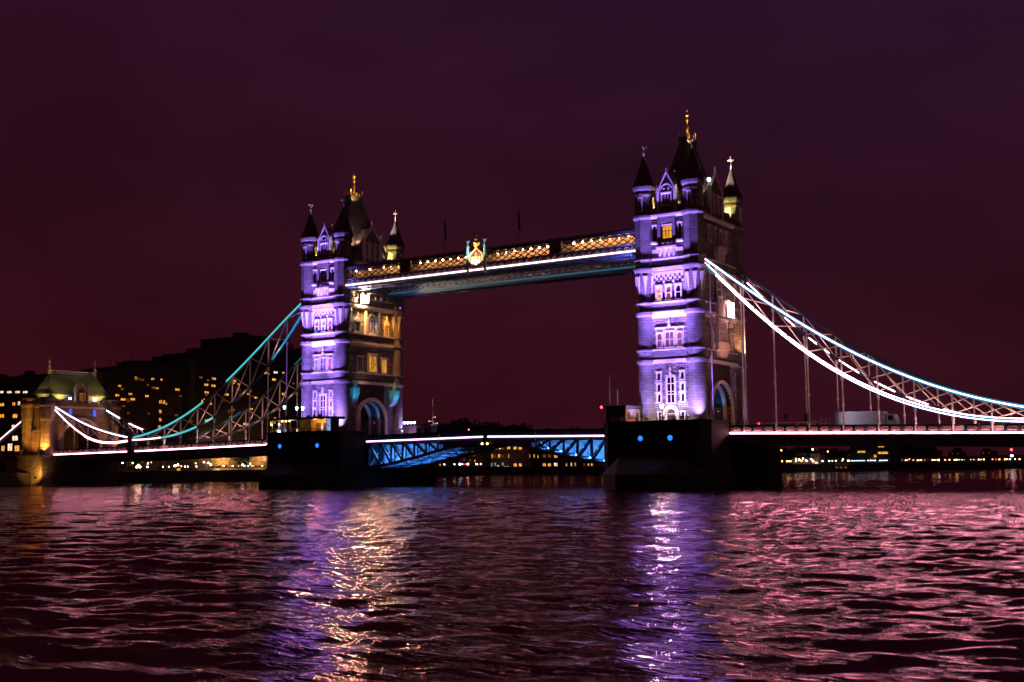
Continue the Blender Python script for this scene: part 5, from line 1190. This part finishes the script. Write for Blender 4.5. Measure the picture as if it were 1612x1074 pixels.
block('stepped_hotel', 'big dark stepped hotel left of the farther tower, with a few lit rooms', 'X', -162, [(308, 326, 568), (326, 346, 564), (346, 360, 553), (360, 374, 556), (374, 392, 545), (392, 415, 531), (415, 428, 536), (428, 440, 540), (440, 450, 545), (450, 460, 550), (460, 472, 556), (472, 486, 563)], 30, DARKC,
      [(318+random.Random(k+200).random()*150, 585+random.Random(k+250).random()*95, .9+.9*random.Random(k+9).random(), 1.1, 'ddaw'[k % 4]) for k in range(34)] +       z7([(1062, 316), (1180, 437), (1255, 375), (1330, 415)], 'd', hw=1.8) + z7([(1130, 323), (1128, 361), (1092, 396), (1090, 356), (1198, 407), (1190, 560), (1448, 328), (1402, 292), (1237, 336), (1085, 436)], 'w', hw=2.2) + z7([(1457, 290), (1297, 563)], 'h', hw=2.4) + z7([(1307, 566)], 'w', hw=3.4) + z7([(1228, 488), (1302, 488), (1228, 525)], 'd', hw=2.8) + z7([(1497, 404), (1484, 548), (1434, 556), (1448, 556)], 'w', hw=1.6) + z7([(1050, 632), (1008, 548)], 'd', hw=2))
block('quay_house', 'low quayside building with warm lit front, under the left span beside the farther pier', 'X', -150, [(313, 362, 714), (362, 398, 722), (398, 424, 714)], 8, PALEB,
      [(x, 724, 2.6, 6, 'd') for x in (320, 327)] + [(334, 721, 1.2, 3.5, 'w'), (339, 721, 1.2, 3.5, 'w'), (345, 720, 1.4, 3, 'w'), (402, 721, 1.4, 5, 'd'), (407, 721, 1.4, 5, 'w'), (412, 721, 1.4, 5, 'w'), (416, 722, 1.4, 4, 'h')] + [(337, 743, 2.2, 3.4, 'w'), (342, 742, 2.4, 4, 'h')])
block('quay_store', 'dark quayside store with one bright doorway, under the left span near the shore tower', 'X', -149, [(92, 180, 730)], 8, BRICKD, [(125, 745, 3.2, 8, 'a'), (124, 765, 1, .6, 'd')])
block('quay_gatehouse', 'small quayside lodge with a lit corner, under the middle of the left span', 'X', -149, [(255, 300, 728)], 7, BRICKD, [(281, 741, 2, 3.4, 'w'), (257, 746, .8, 2.6, 'd'), (299, 748, 2.4, 3, 'd')])
for k, (px, py, b, lb) in enumerate(((193, 729, BULBC, 'cool lamp at the left end of the lit quay garden'), (209, 729, BULBW, 'warm lamp beside the yellow lit quay tree'), (218, 732.5, BULBH, 'hot white lamp, third along the quay garden'), (233, 729.5, BULBC, 'blue white lamp at the right end of the quay garden'),
        (215, 744, BULBH, 'left one of two low white lamps in the quay garden'), (220, 744, BULBH, 'right one of two low white lamps in the quay garden'), (232, 742, BULBC, 'faint low lamp at the right of the quay garden'),
        (275.5, 733.5, BULBH, 'left one of two joined white lamps on the quay lodge'), (280, 732, BULBH, 'right one of two joined white lamps on the quay lodge'), (291, 745.5, BULBW, 'small warm lamp just right of the quay lodge'), (309, 747.5, BULBW, 'small warm lamp left of the quayside building'),
        (332, 732, BULBH, 'hot lamp before the left part of the quayside building'), (352, 734.5, BULBH, 'large orange lamp before the middle of the quayside building'), (366, 736, BULBH, 'orange lamp right of the large one on the quay'), (382, 732, BULBH, 'upper lamp of the white pair near the farther pier'), (384.5, 734, BULBH, 'lower lamp of the white pair near the farther pier'), (394, 730, BULBW, 'warm lamp on a post close to the farther pier'), (413, 740.5, BULBC, 'small cool lamp at the end of the landing brow'))):
    bank_lamp(px, py, 'X', -144.5, b, lb, .25 if b is BULBH else .20, 'lamps on the quay under the left span')
for p, c, w, lb in (((-146, 25, 9), (1, .55, .12), 3500, 'yellow lamp lighting the tree of the quay garden'), ((-146.5, 62, 8.5), (1, .5, .12), 5000, 'amber lamp washing the front of the quayside building'), ((-146.5, 78, 8.5), (1, .45, .10), 4000, 'amber lamp washing the right end of the quayside building')):
    floodlight(p, (p[0]-6, p[1]+2, 7), c, w, lb, 150, .6, .3, group='lamps washing the quay')
for k, (px, py, lb) in enumerate(((200, 716, 'yellow lit tree in the quay garden under the left span'), (228, 720, 'darker tree at the right of the quay garden'), (375, 716, 'leafy tree before the quayside building near the farther pier'), (388, 717, 'tree beside the lamp post close to the farther pier'))):
    tree(px, py, 'X', -147.5, lb, .75, 'trees on the quay', k)
t = thing('landing_brow', 'lattice sided landing brow sloping along the quay beside the farther pier', 'gangway', (-142.2, 62, 4.6)); off = (-142.2, 62, 4.6)
m = MB()
for z in (4.6, 6.6): m.bar((-142.2, 52, z), (-142.2, 84, z+.3), .14, .14)
m.build('rail', WHITE, t, off)
m = MB()
for i in range(12): y = 52+i*2.6; m.bar((-142.2, y, 4.65), (-142.2, y+2.6, 6.6), .1, .1); m.bar((-142.2, y, 6.6), (-142.2, y+2.6, 4.65), .1, .1)
m.build('lattice', WHITE, t, off)
m = MB(); m.box(-143.4, -142.2, 52, 84, 4.2, 4.55); m.build('walkway_floor', IRON, t, off)
# middle distance, seen under the bascules
block('corner_shop', 'low building with a pinkish lit corner, under the left bascule leaf', 'Y', 226, [(676, 702, 712)], 8, BRICKD, [(693, 731, 1.1, 2.4, 'a'), (686, 743, 3, 1, 'h'), (688, 747, 3, 2.6, 'd')])
block('brick_terrace', 'orange lit brick house with a bright eaves line, under the left bascule leaf', 'Y', 232, [(728, 761, 711)], 9, BRICKD,
      [(x, 717.5, 1.4, .8, 'd') for x in (731, 739, 747)] + [(731, 724, 1.2, 1.8, 'd'), (740, 725, 1.2, 1.8, 'd'), (748, 726, .9, 1.8, 'w'), (744.5, 712.2, 14, .5, 'd')])
block('glass_front_office', 'pale office with tall lit columns, under the middle joint of the bascules', 'Y', 238, [(760, 805, 702), (805, 826, 702)], 12, PALEB,
      [(780, 705, 1.8, 2.2, 'h'), (787, 705, 1.8, 2.2, 'h'), (792, 706, 1.6, 1.6, 'd'), (801, 705, 2.4, 2.2, 'w'), (811, 705.5, 2.4, 2.2, 'w'), (819, 705.3, 2.4, 2.4, 'w')]
      + [(775, 718, 1, 3, 'w'), (779.5, 718, 1.2, 2.4, 'd'), (786, 718, 1.6, 2.8, 'w'), (791, 718, 1.2, 1.8, 'd'), (801, 718, .8, 3, 'w'), (761, 719, 1, 3, 'd')]
      + [(762, 731, 1, 2.4, 'c'), (767, 731, 1, 2.4, 'c'), (774, 732, 1.3, 2.8, 'c'), (779.5, 731, 1.3, 2.4, 'c'), (791.5, 731, 1.3, 2.6, 'c')]
      + [(811, 733, 2.4, 3, 'w'), (819, 733, 2.2, 3, 'w'), (775, 744, 1.8, 1.8, 'a'), (790, 744, 2.6, 1.6, 'a'), (784, 739, 1, 6.5, 'h'), (795, 740, 1, 6, 'h'), (799.5, 740, 1.1, 6, 'h'), (803.5, 741, .6, 5, 'h')])
block('quay_flats', 'dark apartment block with rows of lit windows, under the right bascule leaf', 'Y', 242, [(829, 882, 699), (882, 945, 706)], 12, BRICKD,
      [(833.5, 705, .9, 2.4, 'w'), (841, 705, .9, 2.4, 'd'), (833.5, 718, .9, 2.8, 'w'), (841, 718, .9, 2.8, 'a'), (847, 719, .8, 2.4, 'w'), (834, 730, .9, 1, 'd'), (857, 705.5, 2.2, 1.5, 'w'), (865, 707, 2.2, 1.4, 'w'), (857, 718, 2.2, 2.4, 'd'), (865, 718, 2.2, 2.4, 'd'), (875, 718, 2.5, 2.6, 'w'), (857, 732, 2.2, 2.4, 'w'), (865, 732, 2.2, 2.4, 'w'), (875, 731.5, 2.5, 2.6, 'h'), (859, 743.5, 3.4, 1, 'd'), (877, 743, .8, 1.6, 'h'),
       (892, 718, 1, 2.6, 'd'), (899.5, 718, 1, 2.6, 'w'), (905, 718, .7, 2.4, 'd'), (914.5, 717.5, 1, 1.4, 'd'), (920, 718, 1.2, 2, 'd'), (927, 718, 1.3, 2, 'w'), (932, 718, 1, 1.8, 'd'), (892, 732, 1, 2.8, 'w'), (899.5, 731.5, 1.1, 2.8, 'h'), (905.5, 731.5, .8, 2.8, 'w'), (920, 731.5, 1.2, 2, 'd'), (926.5, 732, 1.2, 2, 'w'), (932, 732, 1.2, 2.2, 'w')])
for px, py, b, r, lb in ((724, 736, BULBC, .42, 'big blue white lamp before the orange brick house'), (736.5, 731, BULBH, .3, 'white lamp right of the blue white one, under the left bascule'), (750.5, 731, BULBH, .3, 'pinkish lamp before the right end of the brick house'), (715.5, 734, BULBW, .26, 'orange lamp left of the blue white one, under the left bascule'), (757, 737, BULBW, .3, 'orange lamp between the brick house and the pale office'),
        (699.5, 749, BULBC, .24, 'small bluish lamp low by the water under the left bascule'), (728, 748.5, BULBC, .22, 'small cool lamp low on the quay before the brick house'), (733, 746.5, BULBR, .24, 'red lamp low on the quay before the brick house'), (736.5, 743, BULBG, .22, 'green lamp low on the quay before the brick house'), (949.5, 729, BULBW, .5, 'orange lamp beside the nearer pier under the right bascule'), (953, 737.5, BULBH, .2, 'tiny white lamp beside the nearer pier')):
    bank_lamp(px, py, 'Y', 224 if px < 760 else 238, b, lb, r, 'lamps on the quay under the bascules')
rg = random.Random(4)
for k in range(21):
    px = 684+k*13.4+rg.uniform(-3, 3); top = 667+rg.uniform(0, 9) - (5 if 712 < px < 735 else 0) + (7 if px > 830 else 0)
    tree(px, top, 'Y', 262+rg.uniform(0, 40), 'dark bushy tree on the skyline over the bascules', 1.25+.4*rg.random(), 'trees on the skyline over the bascules', k)
bank_lamp(738, 676.5, 'Y', 250, glow('pink_strip', (1, .5, .5), 1.5), 'faint pinkish lamp among the skyline trees over the left bascule', .4)
# far right bank under the right span
block('lit_pavilion', 'orange lit waterside pavilion far off, just right of the nearer pier', 'Y', 296, [(1246, 1274, 722)], 6, PALEB, [(1252, 737, 2, 2, 'a'), (1260, 738, 2, 1.6, 'a'), (1268, 737, 2, 2, 'a'), (1256, 726, 2, 1, 'd')])
block('white_framed_house', 'narrow waterside house with a white lit frame, beside the orange pavilion', 'Y', 300, [(1275, 1291, 715)], 6, PALEB, [(1285, 730, 2.4, 3, 'h'), (1280, 731, 1.2, 2, 'w'), (1285, 723, 3, .8, 'd')])
block('quay_wall_store', 'long low yellow lit quay building far off under the right span', 'Y', 304, [(1291, 1335, 733)], 6, PALEB, [(x, 736, 1.6, 1.2, 'd') for x in range(1296, 1334, 7)])
block('terraced_office', 'far office block with amber lit strips above a row of white bulbs', 'Y', 350, [(1338, 1402, 702)], 16, DARKC,
      [(1356, 711.5, 5, 1.4, 'w'), (1387, 702.8, 4, 1.4, 'w'), (1390, 713, 6.5, 1.6, 'w'), (1378, 718, 1.8, 2, 'w'), (1373, 723.5, 4, 1.2, 'd'), (1378, 739, 2, 2.8, 'a'), (1395, 736.5, 2, 1.4, 'w'), (1393, 743, 4, .8, 'd'), (1337, 716.5, 2, 1, 'd')])
block('tower_block', 'distant dark tower block low on the skyline, left of the red lamp', 'Y', 640, [(1544, 1564, 711)], 14, DARKC, [(1548, 713, 1, .9, 'd'), (1557, 713, 1, .9, 'd')])
block('tower_block', 'distant domed dark block on the skyline beyond the right span', 'Y', 640, [(1493, 1514, 713), (1497, 1510, 709)], 14, DARKC, [(1499, 714.5, .8, .7, 'd'), (1508, 714.5, .8, .7, 'd')])
pavL = [(1221.5, 731.5, 'w'), (1239, 731.5, 'w'), (1231.5, 737, 'w'), (1240, 737, 'w'), (1253, 722.5, 'w'), (1258, 724, 'h'), (1264, 722, 'c'), (1268.5, 725, 'w'), (1253.5, 731.5, 'c'), (1262, 731.5, 'w'), (1270.5, 731.5, 'w'), (1277, 723, 'c'), (1280, 731, 'h'), (1295, 731.5, 'c'), (1305.5, 731.5, 'c'), (1316, 731.5, 'c'), (1335, 732, 'c'), (1337, 729, 'w'), (1327, 723, 'w'), (1279.5, 707.5, 'h'), (1303, 711, 'w'), (1225, 701.3, 'w'), (1235.5, 701.2, 'w'), (1228, 726, 'g'), (1228, 732.5, 'g'), (1302, 698, 'w'), (1407, 699, 'w'), (1230, 709, 'w')]
strL = [(1341.5+i*3.65, 727.8+.25*math.sin(i), 'c') for i in range(16) if i not in (6, 11)]
farL = [(1432, 723, 'w'), (1421, 730, 'g'), (1421, 733.5, 'g'), (1426, 732.5, 'w'), (1445, 736.5, 'w'), (1450.5, 735, 'w'), (1457, 736, 'w'), (1468.5, 736.3, 'w'), (1473.5, 736, 'w'), (1478.5, 736.5, 'h'), (1472, 739.5, 'w'), (1477, 719.5, 'w'), (1477, 724, 'w'), (1495, 729, 'w'), (1505, 728.5, 'w'), (1507, 741, 'w'), (1518.5, 730.5, 'g'), (1533, 732.5, 'g'), (1533, 735.5, 'g'), (1549, 725, 'w'), (1574, 735.5, 'w'), (1583, 727, 'w'), (1583, 737, 'w'), (1606, 739.5, 'w'), (1568.5, 736.5, 'r')]
BK = {'w': BULBW, 'h': BULBH, 'c': BULBC, 'g': BULBG, 'r': BULBR}
NM = {'w': 'warm', 'h': 'hot white', 'c': 'cool white', 'g': 'green', 'r': 'red'}
for L, Y, wh, r in ((pavL, 292, 'lamp by the waterside pavilion and quay, just right of the nearer pier', .24), (strL, 346, 'bulb in the row of bulbs before the terraced office', .16), (farL, 430, 'lamp on the farthest bank at the right', .27)):
    for px, py, c in L: bank_lamp(px, py, 'Y', Y, BK[c], f'tiny {NM[c]} {wh}', r*(1.2 if c == 'h' else .85 if c in 'gr' else 1), f'{NM[c]} {wh.replace("lamp by", "lamps by").replace("lamp on", "lamps on").replace("bulb in", "bulbs in")}')
t = thing('beacon_mast', 'mast with a red lamp over a white one near the right edge', 'mast', tuple(at_plane(1594, 740, 'Y', 440))); b_ = Vector(t.location)
m = MB(); p1 = at_plane(1594, 708, 'Y', 440)-b_; m.tube([(0, 0, -3), (0, 0, p1.z+.8)], [.2, .1], 6); m.build('pole', IRON, t)
m = MB(); m.ball((0, -.2, p1.z), .62, 10, 6); m.build('red_lamp', BULBR, t)
p2 = at_plane(1595, 717.5, 'Y', 440)-b_; m = MB(); m.ball((.1, -.2, p2.z), .55, 10, 6); m.build('white_lamp', BULBC, t)
for k in range(30):
    px = 1226+k*8.5+rg.uniform(-2, 2); top = 702+rg.uniform(-2, 6)+(-1 if 1400 < px < 1470 else 3)
    tree(px, top, 'Y', (312 if px < 1340 else 372)+rg.uniform(0, 40), 'dark tree in the mass of trees behind the far quay lights', 1.1+.4*rg.random(), 'trees behind the far quay lights', k)
for k in range(22):
    px = 1474+k*7+rg.uniform(-2, 2); top = 718+rg.uniform(-2, 5)
    tree(px, top, 'Y', 445+rg.uniform(0, 60), 'low dark tree on the farthest bank at the right', 1.1+.5*rg.random(), 'trees on the farthest bank', k)

floodlight((68.5, -5.6, float(deck_z(70))+3.4), (71.6, -1.0, float(deck_z(70))+2.2), (.95, .80, .95), 420, 'small lamp on the right span shining on the covered lorry', 95, 1, .2, group='lamps on the right span', s=.7)
t = thing('roof_lamp', 'small blue white lamp high on the side gable of the nearer tower', 'lamp', (46.6, -3.0, 55.6)); m = MB(); m.ball((0, -.1, .2), .34, 10, 6); m.build('globe', BULBC, t); m = MB(); m.lathe(0, 0, [(.15, -.8), (.1, -.1)], 8); m.build('bracket', IRON, t)

for k, (px, py, lb) in enumerate(((188, 578, 'tall dark tree breaking the skyline left of the low apartment block'), (232, 573, 'tall dark tree breaking the skyline over the low apartment block, on its left'), (268, 570, 'tall dark tree breaking the skyline over the middle of the low apartment block'), (300, 571, 'tall dark tree on the skyline where the apartment block meets the hotel'), (452, 543, 'tall dark tree on the skyline at the right shoulder of the stepped hotel'), (470, 552, 'tall dark tree on the skyline against the left edge of the farther tower'))):
    tree(px, py, 'X', -196, lb, .62, 'trees on the left skyline', k)

for y, q, nm in ((-4.5, 7, 'near'), (4.5, -7, 'far')):
    floodlight((-139.6, y*1.5, 30.9), (-140.55, q*.4, 30.1), (1.0, .85, .62), 420, f'tiny pale lamp lighting the ridge rail of the shore tower, {nm} end', 50, 1, .1, group='lamps of the shore tower', s=.4)

rgq = random.Random(9)
for k in range(26):
    px = 178+rgq.random()*232; py = 727+rgq.random()*19
    b = rgq.choice([BULBW, BULBW, BULBW, BULBH, BULBC])
    bank_lamp(px, py, 'X', -146.5-rgq.random()*6, b, f'tiny scattered {"warm" if b is BULBW else "white" if b is BULBH else "cool"} light of the quay seen below the left span', .10+.06*rgq.random(), f'tiny {"warm" if b is BULBW else "white" if b is BULBH else "cool"} lights of the quay below the left span')

for k in range(34):
    px = 1232+rgq.random()*376; py = 729+rgq.random()*10 if px < 1420 else 732+rgq.random()*8
    b = rgq.choice([BULBW, BULBW, BULBW, BULBH])
    bank_lamp(px, py, 'Y', 300 if px < 1340 else 372 if px < 1420 else 438, b, f'tiny scattered {"warm" if b is BULBW else "white"} light among the quay lights under the right span', .12+.07*rgq.random(), f'tiny {"warm" if b is BULBW else "white"} lights scattered under the right span')

floodlight((57.5, -6.5, 11.6), (46.5, 1, 32), (.95, .36, .42), 5200, 'added dim mauve fill lamp on the right span washing the shore face of the nearer tower', 70, 1, .2, group='lamps on the right span', s=.7)  # fill lamp added to lift the dark shore face
floodlight((-24.5, -6.0, 11.6), (-35.8, 1, 21), (.95, .30, .36), 900, 'added dim mauve fill lamp on the left bascule washing the road arch of the farther tower', 80, 1, .2, group='added fill lamps at the road arch', s=.7)  # fill lamp added to redden the dark lower stage
floodlight((-170, 12, 9), (-176, 34, 16), (1, .46, .12), 9000, 'amber lamp washing the front of the office block at the far left', 120, .8, .3, group='lamps washing the quay')
